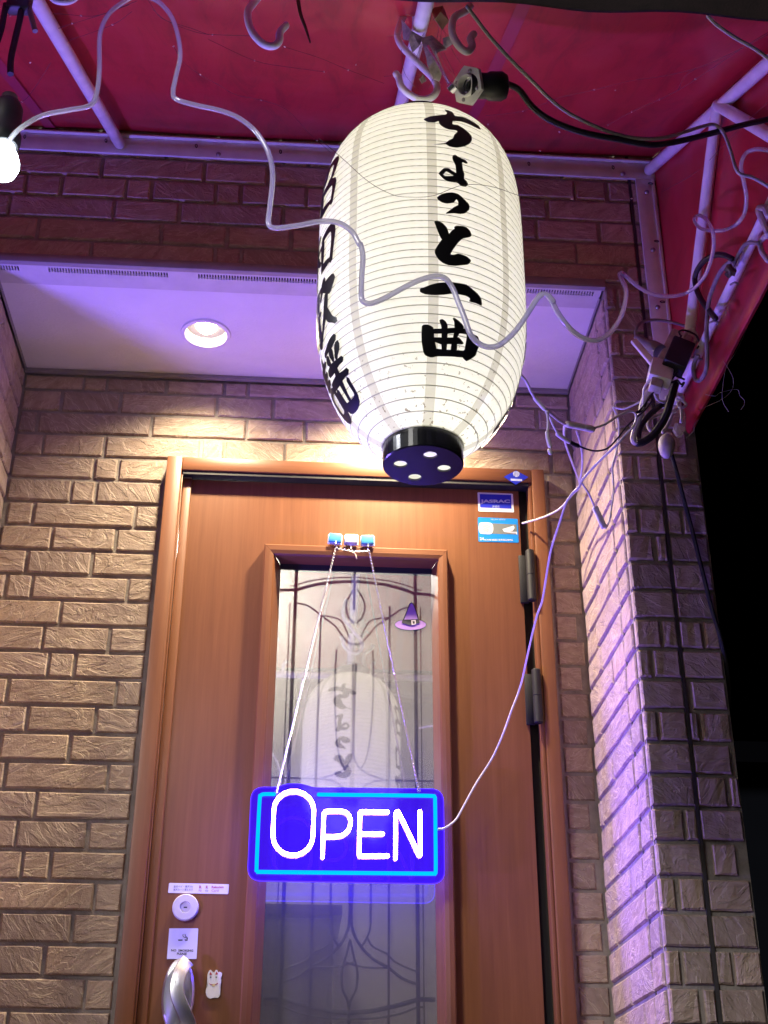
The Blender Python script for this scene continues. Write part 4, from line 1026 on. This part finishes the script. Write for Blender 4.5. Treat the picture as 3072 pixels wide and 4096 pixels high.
# lucky cat
t = thing('cat_sticker', PY(H2[0] + 840 * H2[2], H2[1] + 1640 * H2[2], YL), 'white beckoning cat cutout stuck on the door beside the handle', 'sticker')
flatpoly('body', H2, [(755,1500),(775,1450),(800,1432),(825,1460),(838,1480),(852,1470),(872,1435),(895,1440),(908,1470),(930,1462),(962,1480),(962,1510),(945,1560),(950,1610),(925,1670),(935,1720),(935,1790),(905,1838),(850,1828),(800,1848),(750,1825),(728,1760),(735,1700),(760,1665),(750,1590)], YL - .003, mat('cat_white', (.74, .72, .74), .35), t, 2, .0028)
for pts, mt in (([(780,1500),(795,1462),(820,1500),(800,1512)], SRD), ([(865,1498),(885,1458),(905,1495),(885,1506)], SRD), ([(785,1540),(800,1528),(818,1538),(800,1550)], SDK), ([(865,1540),(880,1528),(895,1540),(880,1550)], SDK), ([(772,1622),(800,1640),(830,1645),(828,1655),(795,1650)], SRD), ([(862,1645),(890,1638),(908,1618),(900,1638),(870,1652)], SRD), ([(822,1640),(850,1632),(872,1650),(850,1678),(825,1668)], mat('cat_bell', (.62, .48, .26), .4))):
    flatpoly('print', H2, pts, YL - .0033, mt, t)
# witch hat on the glass
t = thing('witch_hat_sticker', PY(G1[0] + 1312 * G1[2], G1[1] + 620 * G1[2], YG), 'small purple witch hat with black band stuck on the door glass', 'sticker')
PUR = mat('hat_purple', (.34, .20, .50), .5)
brim = [(1310 + 138 * math.cos(a), 660 + 47 * math.sin(a)) for a in [2*math.pi*k/20 for k in range(20)]]
flatpoly('outline', G1, [(1310 + 142 * math.cos(a), 661 + 52 * math.sin(a)) for a in [2*math.pi*k/20 for k in range(20)]], YG - .0026, SDK, t)
flatpoly('brim', G1, brim, YG - .0030, PUR, t)
flatpoly('outline', G1, [(1238,645),(1250,600),(1275,535),(1300,475),(1318,460),(1342,482),(1368,555),(1390,640),(1320,665)], YG - .0034, SDK, t)
flatpoly('cone', G1, [(1248,640),(1258,602),(1282,540),(1305,482),(1318,470),(1336,490),(1360,560),(1380,640),(1320,658)], YG - .0038, PUR, t)
flatpoly('band', G1, [(1238,618),(1300,640),(1385,612),(1390,645),(1310,668),(1232,645)], YG - .0042, SDK, t)
flatpoly('buckle', G1, [(1316,622),(1355,618),(1358,658),(1320,664)], YG - .0046, mat('buckle_grey', (.55,.52,.5), .4), t); flatpoly('buckle_hole', G1, [(1326,630),(1346,628),(1348,650),(1330,654)], YG - .0049, SDK, t)

# ------------------------------------------------------------------ clear rope tube
RP1 = [(25,628),(80,560),(180,500),(300,475),(390,455),(418,400),(430,300),(432,150),(470,60),(540,5),(595,-22),(650,-10),(700,20),(745,80),(772,170),(778,250),(760,330),(748,400),(765,430),(850,455),(960,480),(1040,515),(1110,575),(1160,660),(1178,760),(1165,900),(1160,965),(1190,985),(1280,975),(1380,957),(1460,962),(1520,1000),(1552,1055)]
RP2 = [(320,130),(335,210),(328,330),(325,470),(340,510),(390,520),(470,490),(580,430),(700,370),(810,340),(880,355),(930,420),(970,520),(1010,620),(1050,730),(1110,790),(1180,810),(1250,790),(1340,710),(1420,600),(1500,480),(1550,460),(1600,510)]
RP3 = [(380,1110),(440,1220),(520,1320),(600,1380),(690,1405),(770,1380),(850,1300),(910,1180),(930,1040),(900,960),(880,915),(900,905),(940,940),(1020,1010),(1130,1065),(1250,1080),(1350,1065)]
CC = (2700, 500, .3615)
RP4 = [(100,1870),(230,1790),(340,1650),(410,1450),(430,1280),(400,1130),(330,1030),(260,1000),(215,1030),(230,1090),(300,1150),(430,1170),(560,1160),(690,1090),(770,970),(790,800),(760,620),(730,480),(750,370),(800,300),(900,270),(1029,280),(1150,300)]
pts = []
for i, q in enumerate(px(RG1, RP1)): pts.append(PY(*q, -.935 - .075 * min(1, i / 20)))
for i, q in enumerate(px((1250, 900, .6028), RP2)): pts.append(PY(*q, -1.012))
e0 = PX(*px(CC, RP4[:1])[0], .735)
for i, q in enumerate(px(C7, RP3)):
    t_ = (i + 1) / (len(RP3) + 1); pts.append(PY(*q, -1.012 + (e0.y + 1.012) * (t_ * t_ * (3 - 2 * t_))))
for i, q in enumerate(px(CC, RP4)):
    xx = .735 + (.03 if 8 <= i <= 12 else 0); pts.append(PX(*q, xx + .01 * math.sin(i)))
rope = tubeobj('clear_tube', pts, .0038, CLEARTUBE, None, 10, 5); tag(rope, 'clear plastic light tube looping from the bulb across the lantern', 'tube')

# ------------------------------------------------------------------ cables
def cable(name, label, c, pts, Y, r, mt, cat='cable', parent=None, n=8, plane='Y', group=None):
    q = px(c, pts); P = []
    Ys = Y if isinstance(Y, (list, tuple)) else (Y, Y)
    cum = [0.]
    for a, b in zip(q, q[1:]): cum.append(cum[-1] + math.hypot(b[0]-a[0], b[1]-a[1]))
    for (x, y), l in zip(q, cum):
        t_ = l / max(cum[-1], 1e-6) * (len(Ys) - 1); k = min(int(t_), len(Ys) - 2); Yv = Ys[k] + (Ys[k+1] - Ys[k]) * (t_ - k)
        P.append(PY(x, y, Yv) if plane == 'Y' else PX(x, y, Yv))
    o = tubeobj(name, P, r, mt, parent, n, 5, rounded=True)
    if not parent: tag(o, label, cat, group)
    return o
cable('socket_cable', 'thick black cable swagging from the empty socket to the side of the awning', RG2, [(515,358),(580,385),(640,460),(720,520),(850,570),(1000,600),(1150,625),(1250,615),(1400,580),(1550,540),(1659,515),(1760,480)], (-.92, -.86, -.80, -.78), .0052, BLACK)
cable('thin_cable', 'thin pale cable running from the front hem down beside the black socket cable', RG2, [(360,30),(450,150),(540,250),(640,350),(720,430),(800,490),(900,540),(1000,578),(1100,598),(1200,596),(1300,570),(1380,545),(1430,540),(1470,580),(1500,660),(1530,745),(1600,770),(1700,830)], (-1.03, -.94, -.85, -.80, -.80), .0031, mottle(mat('pale_grey_cable', rough=.5), (.42, .40, .40), .2, 30.))
cable('corner_cable', 'thin white cable crossing the red awning near its right front corner', RG2, [(1400,70),(1440,110),(1520,165),(1600,210),(1680,270)], (-1.02, -.98), .0032, WCAB)
A = (2040, 1500, .3617)
spl = thing('cable_splitter', PY(A[0] + 330 * A[2], A[1] + 315 * A[2], -.45), 'white four-way cable splitter with plugs dangling right of the lantern', 'cable splitter')
def sp(name, pts, Y, r, mt, n=8): return cable(name, None, A, pts, Y, r, mt, parent=spl, n=n)
sp('lead', [(90,-60),(120,0),(180,70),(230,180),(285,268)], (-.52, -.45), .0026, WCAB)
sp('joint', [(278,258),(300,285),(345,335),(378,372)], (-.45, -.44), .0042, WPL, 12)
sp('lead', [(385,370),(415,450),(420,560),(413,645)], (-.44, -.43), .0023, WCAB)
sp('plug', [(413,640),(420,700),(440,780)], -.43, .0042, WPL, 12)
sp('plug_cap', [(437,835),(447,862)], -.43, .0040, WPL, 10)
sp('cap_strap', [(440,780),(448,800),(445,835)], -.43, .0012, WPL, 6)
sp('lead', [(400,395),(440,470),(480,560),(535,660)], (-.44, -.40), .0023, WCAB)
sp('plug', [(530,655),(590,700),(650,735)], (-.40, -.385), .0045, WPL, 12)
sp('lead', [(415,400),(520,490),(612,548)], (-.44, -.36), .0026, WCAB)
sp('plug', [(640,545),(700,555),(812,578)], (-.36, -.34), .0066, WPL, 14); sp('plug', [(822,580),(905,597)], (-.34, -.33), .0068, WPL, 14)
sp('plug_end', [(890,594),(915,598)], (-.33, -.329), .0052, GREYC, 12)
sp('black_plug', [(648,733),(700,762),(752,784)], (-.385, -.37), .0040, BLACK, 10)
sp('black_lead', [(755,784),(850,820),(960,840),(1080,810),(1180,710),(1300,560),(1400,470),(1500,380),(1580,270)], (-.37, -.22), .0017, BLACK)
SGN = px(A, [(925,588),(1050,545),(1200,450),(1320,405),(1380,420),(1395,480),(1360,570),(1270,670),(1180,770),(1000,940),(860,1090),(795,1170),(765,1235),(690,1310),(620,1420),(560,1600),(500,1780),(450,1950),(415,2150)]) + \
    px((0, 0, 1.8518), [(1172,1295),(1160,1330),(1143,1400),(1125,1480),(1105,1535),(1085,1590),(1062,1640),(1030,1690),(1005,1735),(985,1770),(962,1788),(945,1792)])
cable('sign_cable', 'long white cable dropping from the plugs across the door to the OPEN sign', (0, 0, 1), SGN, (-.33, -.27, -.12, .10, .29, .345, .352), .0024, WCAB)
cable('door_cable', 'white cable slipping into the gap at the hinge side of the door', A, [(660,528),(615,540),(597,620),(620,780),(700,1000),(768,1180),(768,1245),(700,1310),(560,1470),(400,1560),(250,1610),(140,1640)], (-.36, -.20, .05, .30, .405), .0024, WCAB)
swc = thing('inline_switch', PY(A[0] + 990 * A[2], A[1] + 1575 * A[2], -.02), 'white inline cable switch dangling in front of the side brick wall', 'switch')
def sw(name, pts, Y, r, mt, n=8): return cable(name, None, A, pts, Y, r, mt, parent=swc, n=n)
sw('lead', [(735,622),(775,740),(800,900),(795,1050),(780,1150),(800,1200),(870,1310),(935,1455)], (-.34, -.15, -.03), .0021, WCAB)
sw('lead', [(1055,1695),(1085,1650),(1110,1550),(1145,1300),(1140,1150),(1135,1000),(1180,830),(1205,650),(1195,480),(1150,380),(1152,358),(1250,375),(1350,340),(1480,270),(1560,190),(1600,130)], (-.02, -.08, -.15), .0021, WCAB)
a_ = PY(A[0] + 935 * A[2], A[1] + 1455 * A[2], -.025); b_ = PY(A[0] + 1045 * A[2], A[1] + 1695 * A[2], -.02)
def along(a, b, face=Vector((0, -1, 0))):
    z = (b - a).normalized(); x = z.cross(face).normalized(); y = z.cross(x); return Matrix.Translation(a) @ Matrix((x, y, z)).transposed().to_4x4()
boxobj('body', (-.0064, -.0048, 0), (.0064, .0048, (b_ - a_).length), WPL, swc, .003, 3, along(a_, b_))

# power strip and plugs at the side bar
B = (2400, 1100, .4051)
def bp(x, y, Y): return PY(B[0] + x * B[2], B[1] + y * B[2], Y)
YP = -.20
ps = thing('power_strip', bp(650, 850, YP), 'grimy white power strip tied to the awning side bar with plugs in it', 'power strip')
a_, b_ = bp(800, 610, YP + .03), bp(575, 1050, YP - .01)
boxobj('body', (-.026, -.016, 0), (.024, .016, (b_ - a_).length), WPLD, ps, .006, 3, along(a_, b_))
a_, b_ = bp(590, 900, YP - .012), bp(560, 1045, YP - .03)
boxobj('end_plug', (-.028, -.016, -.006), (.020, .012, (b_ - a_).length + .004), WPL, ps, .004, 2, along(a_, b_))
a_, b_ = bp(560, 1050, YP - .03), bp(545, 1115, YP - .035)
boxobj('plug_grip', (-.013, -.011, 0), (.013, .011, (b_ - a_).length + .006), WPLD, ps, .004, 2, along(a_, b_))
bm = bmesh.new(); a_, b_ = bp(355, 610, YP + .04), bp(590, 760, YP)
tube(bm, [a_.lerp(b_, k / 6) for k in range(7)], [.0055, .0075, .0095, .0105, .0150, .0165, .0170], 14); bobj('grey_plug', bm, GREYC, ps, True)
a_, b_ = bp(330, 645, YP), bp(548, 905, YP - .02)
boxobj('flat_plug', (-.007, -.004, 0), (.007, .004, (b_ - a_).length), WPL, ps, .002, 2, along(a_, b_))
cable('', None, B, [(360,612),(352,560),(385,490),(460,452),(580,445),(720,470),(880,515),(960,545)], (YP + .04, YP + .08), .0034, GREYC, parent=ps).name = 'cord'
cable('', None, B, [(820,620),(850,570),(900,545),(945,580),(945,650),(900,720)], (YP - .01, YP - .02), .0040, WPLD, parent=ps).name = 'cord'
ad = thing('power_adapter', bp(770, 820, YP - .03), 'black power adapter block plugged into the grimy white power strip', 'power adapter')
a_, b_ = bp(800, 690, YP - .012), bp(700, 930, YP - .03)
boxobj('body', (-.027, -.020, 0), (.021, .016, (b_ - a_).length), BLACK, ad, .004, 2, along(a_, b_))
for q in ([(760,960),(700,1030),(640,1000),(680,960),(760,1000),(830,1030)], [(640,1010),(700,1060),(760,1040),(800,1080),(830,1060),(810,1100)], [(640,960),(690,1000),(650,1040)], [(790,590),(780,560),(820,545),(880,560),(950,600),(985,680),(960,720)], [(800,600),(790,650),(840,690)]):
    cable('', None, B, q, (YP - .035, YP - .03), .0021, BLACK, parent=ad).name = 'thin_wire'
cable('', None, B, [(560,1120),(520,1170),(470,1240),(400,1330),(340,1365)], (YP - .03, YP - .02), .0018, BLACK, parent=ad).name = 'thin_wire'
cable('', None, B, [(540,1140),(470,1230),(430,1330),(350,1370)], (YP - .025, YP - .02), .0018, BLACK, parent=ad).name = 'thin_wire'
cable('looped_black_cable', 'thick black cable bent into a drooping loop below the power strip', B, [(745,1075),(705,1210),(645,1400),(540,1560),(440,1640),(375,1662)], (-.18, -.16), .0082, BLACK)
cable('looped_white_cable', 'thick dirty white cable looping below the power strip', B, [(375,1662),(340,1650),(328,1610),(350,1510),(400,1370),(430,1240),(480,1150)], (-.16, -.20), .0062, WPLD)
cable('inner_black_cable', 'black cable loop hanging inside the dirty white cable loop', B, [(385,1640),(378,1600),(400,1500),(480,1390),(600,1290),(650,1270)], (-.14, -.13), .0062, BLACK)
cable('grey_loop_cable', 'grey-white cable ring hanging above the egg-shaped switch', B, [(545,1560),(495,1530),(478,1480),(500,1420),(570,1385),(650,1360),(740,1345)], (-.12, -.10), .0042, WPLD)
cable('short_loop_cable', 'short dirty white cable running up from the egg-shaped switch', B, [(620,1550),(670,1480),(705,1400),(720,1350),(760,1310)], (-.10, -.09), .0036, WPLD)
cable('inner_white_cable', 'white lead curling under the white end plug of the power strip', B, [(545,1120),(545,1190),(580,1240),(640,1250),(660,1200)], (-.23, -.19), .0030, WCAB)
cable('plug_lead', 'violet-tinted white lead dropping from the end plug to the plugs', B, [(490,1040),(440,1110),(430,1200),(425,1300)], (-.23, -.20), .0028, WCAB)
cable('black_ring_cable', 'black cable curving round the diagonal awning brace', CC, [(630,1480),(540,1440),(440,1440),(330,1500),(250,1600),(220,1700),(240,1820),(300,1950),(400,2080),(450,2140)], (.775, .775), .0058, BLACK, plane='X')
cable('brown_cable', 'dusty grey cable hanging in a U from the awning side bar', CC, [(620,1500),(520,1600),(440,1750),(375,1950),(350,2212),(352,2400),(355,2560),(345,2700),(300,2800),(255,2830),(220,2800),(205,2700),(225,2600),(255,2560)], (.778, .77, .775), .0046, mottle(mat('dusty_cable', rough=.7), (.24, .20, .18), .35, 40.), plane='X')
cable('bar_cable', 'dark cable tied along the upper part of the awning side bar', CC, [(590,1640),(640,1560),(700,1440),(760,1340),(830,1300),(920,1310)], (.782, .782), .0038, GREYC, plane='X')
# egg shaped switch
e_ = bp(658, 1690, -.085)
eg = thing('cord_switch', e_ + Vector((0, 0, .05)), 'egg-shaped dirty white cord switch hanging at the foot of the awning frame', 'switch')
bm = bmesh.new(); bmesh.ops.create_uvsphere(bm, u_segments=28, v_segments=18, radius=1.)
for v in bm.verts:
    k = 1 + .10 * v.co.z
    v.co = Vector((v.co.x * .0178 * k * (1 if abs(v.co.x) < .999 else 1), v.co.y * .0165, v.co.z * .0300)); v.co = Matrix.Rotation(R(7), 3, 'Y') @ v.co + e_
bobj('shell', bm, WPLD, eg, True)
tubeobj('shell_seam', [e_ + Matrix.Rotation(R(7), 3, 'Y') @ Vector((.006, -.0159 * math.cos(k), .0286 * math.sin(k))) for k in [i * .2094 for i in range(30)]], .0005, GREYC, eg, 5, 0, closed=True)
cable('pillar_cable', 'black cable hanging down the dark brick pillar from the egg-shaped switch', (2150, 2000, .4822), [(1110,-380),(1150,-250),(1215,0),(1270,200),(1320,400),(1400,720),(1450,920),(1520,1150),(1562,1350),(1580,1500),(1585,1650),(1570,1900),(1560,2300)], (-.06, -.015, -.012, -.008, .06, .16), .0046, BLACK)
# crumpled tape, knots, rag
def crumple(name, c, s, mt, label, cat, seed, parent=None):
    rnd = random.Random(seed); bm = bmesh.new(); bmesh.ops.create_icosphere(bm, subdivisions=2, radius=1.)
    for v in bm.verts: k = rnd.uniform(.55, 1.15); v.co = Vector((v.co.x * s[0] * k, v.co.y * s[1] * k, v.co.z * s[2] * k)) + c
    o = bobj(name, bm, mt, parent)
    if not parent: tag(o, label, cat)
    return o
TAPE = glassy('crumpled_film', (.9, .88, .85), .25, .6, .15, (.7, .66, .6))
crumple('crumpled_tape', bp(780, 1530, -.07), (.013, .010, .020), TAPE, 'crumpled clear tape stuck at the lower end of the red side panel', 'tape', 3)
kn = thing('tied_cord', bp(790, 1220, -.13), 'knotted white cord wrapped around the awning side bar', 'cord')
for i, q in enumerate(([(735,1175),(790,1210),(850,1280),(800,1310),(770,1280),(790,1230),(760,1160)], [(740,1200),(800,1180),(820,1230),(770,1250),(750,1210)], [(800,1320),(805,1380),(800,1450)])):
    cable('', None, B, q, (-.14, -.13), .0032, WPL, parent=kn).name = 'cord_loop'
for i, q in enumerate(([(1085,470),(1130,455),(1165,470),(1150,490)], [(905,815),(950,820),(1005,830)], [(1290,95),(1330,75),(1360,85)])):
    o = cable('cable_tie', ['grey cable tie on the awning side bar where the black cable ends', 'grey cable tie on the awning side bar beside the black power adapter', 'grey cable tie on the awning side bar by the clump of dirt'][i], B, q, (.79, .785), .0022, GREYC, 'cable tie', plane='X', group='cable ties on the side bar')
crumple('dirt_clump', PX(CC[0] + 610 * CC[2], CC[1] + 1620 * CC[2], .77), (.012, .010, .014), mottle(mat('dirt', rough=.95), (.16, .13, .10), .5, 120.), 'clump of grey dirt caught behind the awning side bar', 'dirt', 5)
# cream plastic hooks at the right edge
cable('side_hook', 'pale plastic hook clipped on the awning side bar by the night sky', CC, [(1029,1500),(960,1400),(945,1300),(990,1240),(1029,1230)], (.79, .79), .005, WPLD, 'hook', plane='X')
cable('side_hook', 'pale curved plastic clip above the side bar at the edge of the awning', CC, [(1029,1200),(980,1080),(925,950),(950,915),(1000,930),(1035,1000)], (.785, .785), .0062, WPLD, 'hook', plane='X')

# ------------------------------------------------------------------ cobwebs, dust clump
DUST = mottle(mat('dusty_web', rough=.95), (.30, .26, .23), .5, 90.)
WEB = mat('web_thread', (.10, .06, .06), .9); SPECK = mat('insect_speck', (.80, .75, .62), .8)
dc = thing('dust_clump', PY(1670, 150, -.82), 'grey dusty cobweb clump with dead leaves on the awning bar above the lantern', 'cobweb')
def leafy(pts, Y, mt):
    q = hp(S2, pts, Y); rnd = random.Random(len(pts) * 7 + int(pts[0][0])); bm = bmesh.new()
    c = sum(q, Vector()) / len(q); vs = [bm.verts.new(p + Vector((0, rnd.uniform(-.012, .012), 0))) for p in q]; cv = bm.verts.new(c + Vector((0, -.014, 0)))
    for i in range(len(vs)): bm.faces.new((vs[i], vs[(i+1) % len(vs)], cv))
    bmesh.ops.subdivide_edges(bm, edges=bm.edges[:], cuts=2, smooth=.3, fractal=.35, seed=rnd.randint(0, 99))
    r_ = bmesh.ops.extrude_face_region(bm, geom=bm.faces[:])
    for v in r_['geom']:
        if isinstance(v, bmesh.types.BMVert): v.co.y += .0012
    return bobj('dead_leaf', bm, mt, dc, True)
leafy([(245,200),(320,260),(360,330),(460,360),(420,460),(360,480),(320,400),(270,320)], -.83, DUST)
leafy([(440,340),(540,330),(680,440),(590,510),(540,600),(640,700),(620,735),(560,710),(490,600),(460,450)], -.84, DUST)
leafy([(520,110),(640,90),(700,190),(640,240),(560,220)], -.86, mottle(mat('dead_leaf_tan', rough=.9), (.42, .34, .24), .4, 60.))
leafy([(380,95),(500,170),(480,300),(430,335),(350,270),(345,150)], -.80, WHITEP)
leafy([(640,360),(740,380),(760,430),(660,410)], -.84, DUST)
leafy([(450,690),(490,730),(440,830),(420,800)], -.82, DUST)
rnd = random.Random(11)
bm = bmesh.new()
for i in range(26):
    a = Vector((rnd.uniform(240, 700), rnd.uniform(120, 500), 0)); b = a + Vector((rnd.uniform(-160, 260), rnd.uniform(-60, 380), 0)); m_ = (a + b) / 2 + Vector((rnd.uniform(-40, 40), rnd.uniform(0, 60), 0))
    tube(bm, spline(hp(S2, [(a.x, a.y), (m_.x, m_.y), (b.x, b.y)], -.83 + rnd.uniform(-.02, .02)), 4), .00035, 4)
q = bobj('web_threads', bm, DUST, dc); tag(q, kind='stuff')
def PA(x, y, off=.02):
    d = ray(x, y); t_ = (AZ0 - off + TANA * CAM.y - CAM.z) / (d.z - TANA * d.y); return CAM + d * t_
bm = bmesh.new()
STR = [(RG1, [(0,70),(100,65),(250,60),(400,70),(500,40),(590,5)]), (RG1, [(268,205),(300,175),(400,140),(500,100),(570,50)]), (RG1, [(230,130),(320,100),(450,60),(560,20)]), (RG1, [(660,40),(720,90),(850,140),(940,150),(1080,155)]), (RG1, [(640,0),(700,80),(820,120),(900,150)]),
 (RG1, [(750,200),(790,265),(860,320),(950,370),(1020,410),(1130,433),(1240,475),(1330,570),(1370,607),(1430,660)]), (RG1, [(0,470),(95,440),(150,380),(220,270)]), (RG1, [(900,170),(1100,262),(1250,290),(1400,310)]), (RG1, [(1220,200),(1380,250),(1500,300),(1659,360)]),
 (RG2, [(760,420),(910,388),(1060,350),(1200,330),(1350,295),(1480,240),(1659,150)]), (RG2, [(960,545),(1070,483),(1190,430),(1270,390),(1350,340),(1560,200),(1659,140)]), (RG2, [(1270,390),(1300,330),(1350,295)]), (RG2, [(440,500),(600,480),(760,420)]), (RG2, [(0,330),(90,325),(200,330)])]
for c, P in STR: tube(bm, spline([PA(*q, .02 + .01 * rnd.random()) for q in px(c, P)], 4), .00050, 4)
tube(bm, spline([PX(*q, .795) for q in px(RG2, [(1659,440),(1500,590),(1360,735),(1200,830)])], 4), .00045, 4)
LN = (1200, 360, .7413)
tube(bm, spline([PY(*q, -.985) for q in px(LN, [(100,260),(230,370),(370,495),(500,565),(600,578),(720,570),(850,520),(940,510),(1050,525),(1180,570)])], 4), .00045, 4)
q = bobj('cobweb', bm, WEB); tag(q, 'dark cobweb threads strung across the underside of the red awning', 'cobweb', kind='stuff')
bm = bmesh.new()
for P in ([(1510,220),(1490,400),(1420,600),(1330,780),(1250,900),(1215,1080),(1210,1240),(1270,1350)], [(1215,850),(1270,930),(1315,1030),(1300,1140),(1200,1230),(1070,1290),(975,1340)], [(1040,1180),(1140,1195),(1190,1160),(1350,1130),(1380,1190),(1425,1240),(1420,1290),(1390,1330)], [(975,1430),(930,1480),(925,1540),(850,1610)]):
    tube(bm, spline([PY(B[0] + x * B[2], B[1] + y * B[2], -.30) for x, y in P], 4), .0004, 4)
q = bobj('loose_thread', bm, mat('pale_thread', (.45, .42, .42), .8)); tag(q, 'pale loose cobweb threads hanging from the red side panel against the night', 'cobweb', kind='stuff')
bm = bmesh.new()
for c, P in ((RG1, [(350,68),(312,100),(268,207),(131,270),(95,440),(1128,433),(1370,607),(918,150),(1400,310),(1505,303),(1538,280),(750,200),(485,107),(45,68),(865,322),(1100,262),(1230,202)]), (RG2, [(908,388),(1070,483),(968,540),(1345,342),(758,570),(675,652),(600,480),(1190,430),(450,537),(1000,390)])):
    for (x, y) in px(c, P):
        p = PA(x, y, .022); m_ = Matrix.Translation(p) @ Matrix.Rotation(rnd.uniform(0, 3), 4, 'Y') @ Matrix.Diagonal((.0026, .0015, .0015, 1))
        bmesh.ops.create_icosphere(bm, subdivisions=1, radius=1., matrix=m_)
for (x, y) in px(RG2, [(812,860),(1070,858)]):
    bmesh.ops.create_icosphere(bm, subdivisions=1, radius=1., matrix=Matrix.Translation(PY(x, y, -.03)) @ Matrix.Diagonal((.0035, .0018, .002, 1)))
q = bobj('insect_remains', bm, SPECK); tag(q, 'tiny cream specks of insect remains caught in the cobwebs', 'specks', kind='stuff')

# ------------------------------------------------------------------ violet LED lamp of the shop, fixed low on the left pillar
FL = Vector((-.965, -.175, .90))
fl = thing('spot_lamp', (FL.x, 0, FL.z - .12), 'violet LED spot lamp on an arm fixed low on the brick pillar under the bulb', 'spot lamp')
boxobj('wall_plate', (FL.x - .04, -.014, FL.z - .17), (FL.x + .04, -.002, FL.z - .07), BLACK, fl, .003)
tubeobj('arm', [(FL.x, -.012, FL.z - .12), (FL.x, -.10, FL.z - .12), (FL.x, -.15, FL.z - .09), (FL.x, FL.y, FL.z - .04)], .010, BLACK, fl, 10, 5)
dirv = (Vector((.15, .05, 2.45)) - FL).normalized()
lathe('housing', FL - dirv * .05, [(.02, -.03), (.05, 0), (.060, .045), (.056, .046), (.045, .01)], BLACK, fl, 24, dirv, cap=False)
lathe('lens', FL - dirv * .02, [(.046, 0), (.046, .002), (.001, .003)], emis('violet_led', (.35, .16, 1.0), 6.), fl, 24, dirv)
lamp('violet_light', 'SPOT', FL + dirv * .01, 66., (.22, .13, 1.0), fl, .04, dirv.to_track_quat('-Z', 'Y').to_euler(), R(120), .6)

# ------------------------------------------------------------------ a dark house further down the street
hw = mottle(mat('night_house_wall', rough=1., spec=.0), (.012, .013, .018), .2, .6)
tp = PY(3000, 3010, 12.0); lf_ = PY(2800, 3010, 12.0)
nh = thing('neighbour_house', (lf_.x + 4, 12.0, -.62), 'unlit dark house standing beyond the brick pillar in the night', 'house')
boxobj('wall', (lf_.x, 12.0, -.62), (lf_.x + 9, 19.0, tp.z - .25), hw, nh)
boxobj('roof', (lf_.x - .4, 11.6, tp.z - .24), (lf_.x + 9.4, 19.4, tp.z), mottle(mat('night_roof', rough=1., spec=.0), (.005, .005, .007), .2, 1.), nh)
for k in range(3):
    x0 = lf_.x + 1.3 + 2.5 * k
    w1 = boxobj('window', (x0, 11.97, tp.z - 2.2), (x0 + 1.3, 12.02, tp.z - 1.1), mat('dark_pane', (.02, .025, .03), .1), nh)
    boxobj('window_frame', (x0 - .05, 11.985, tp.z - 2.26), (x0 + 1.35, 12.01, tp.z - 2.205), hw, w1)
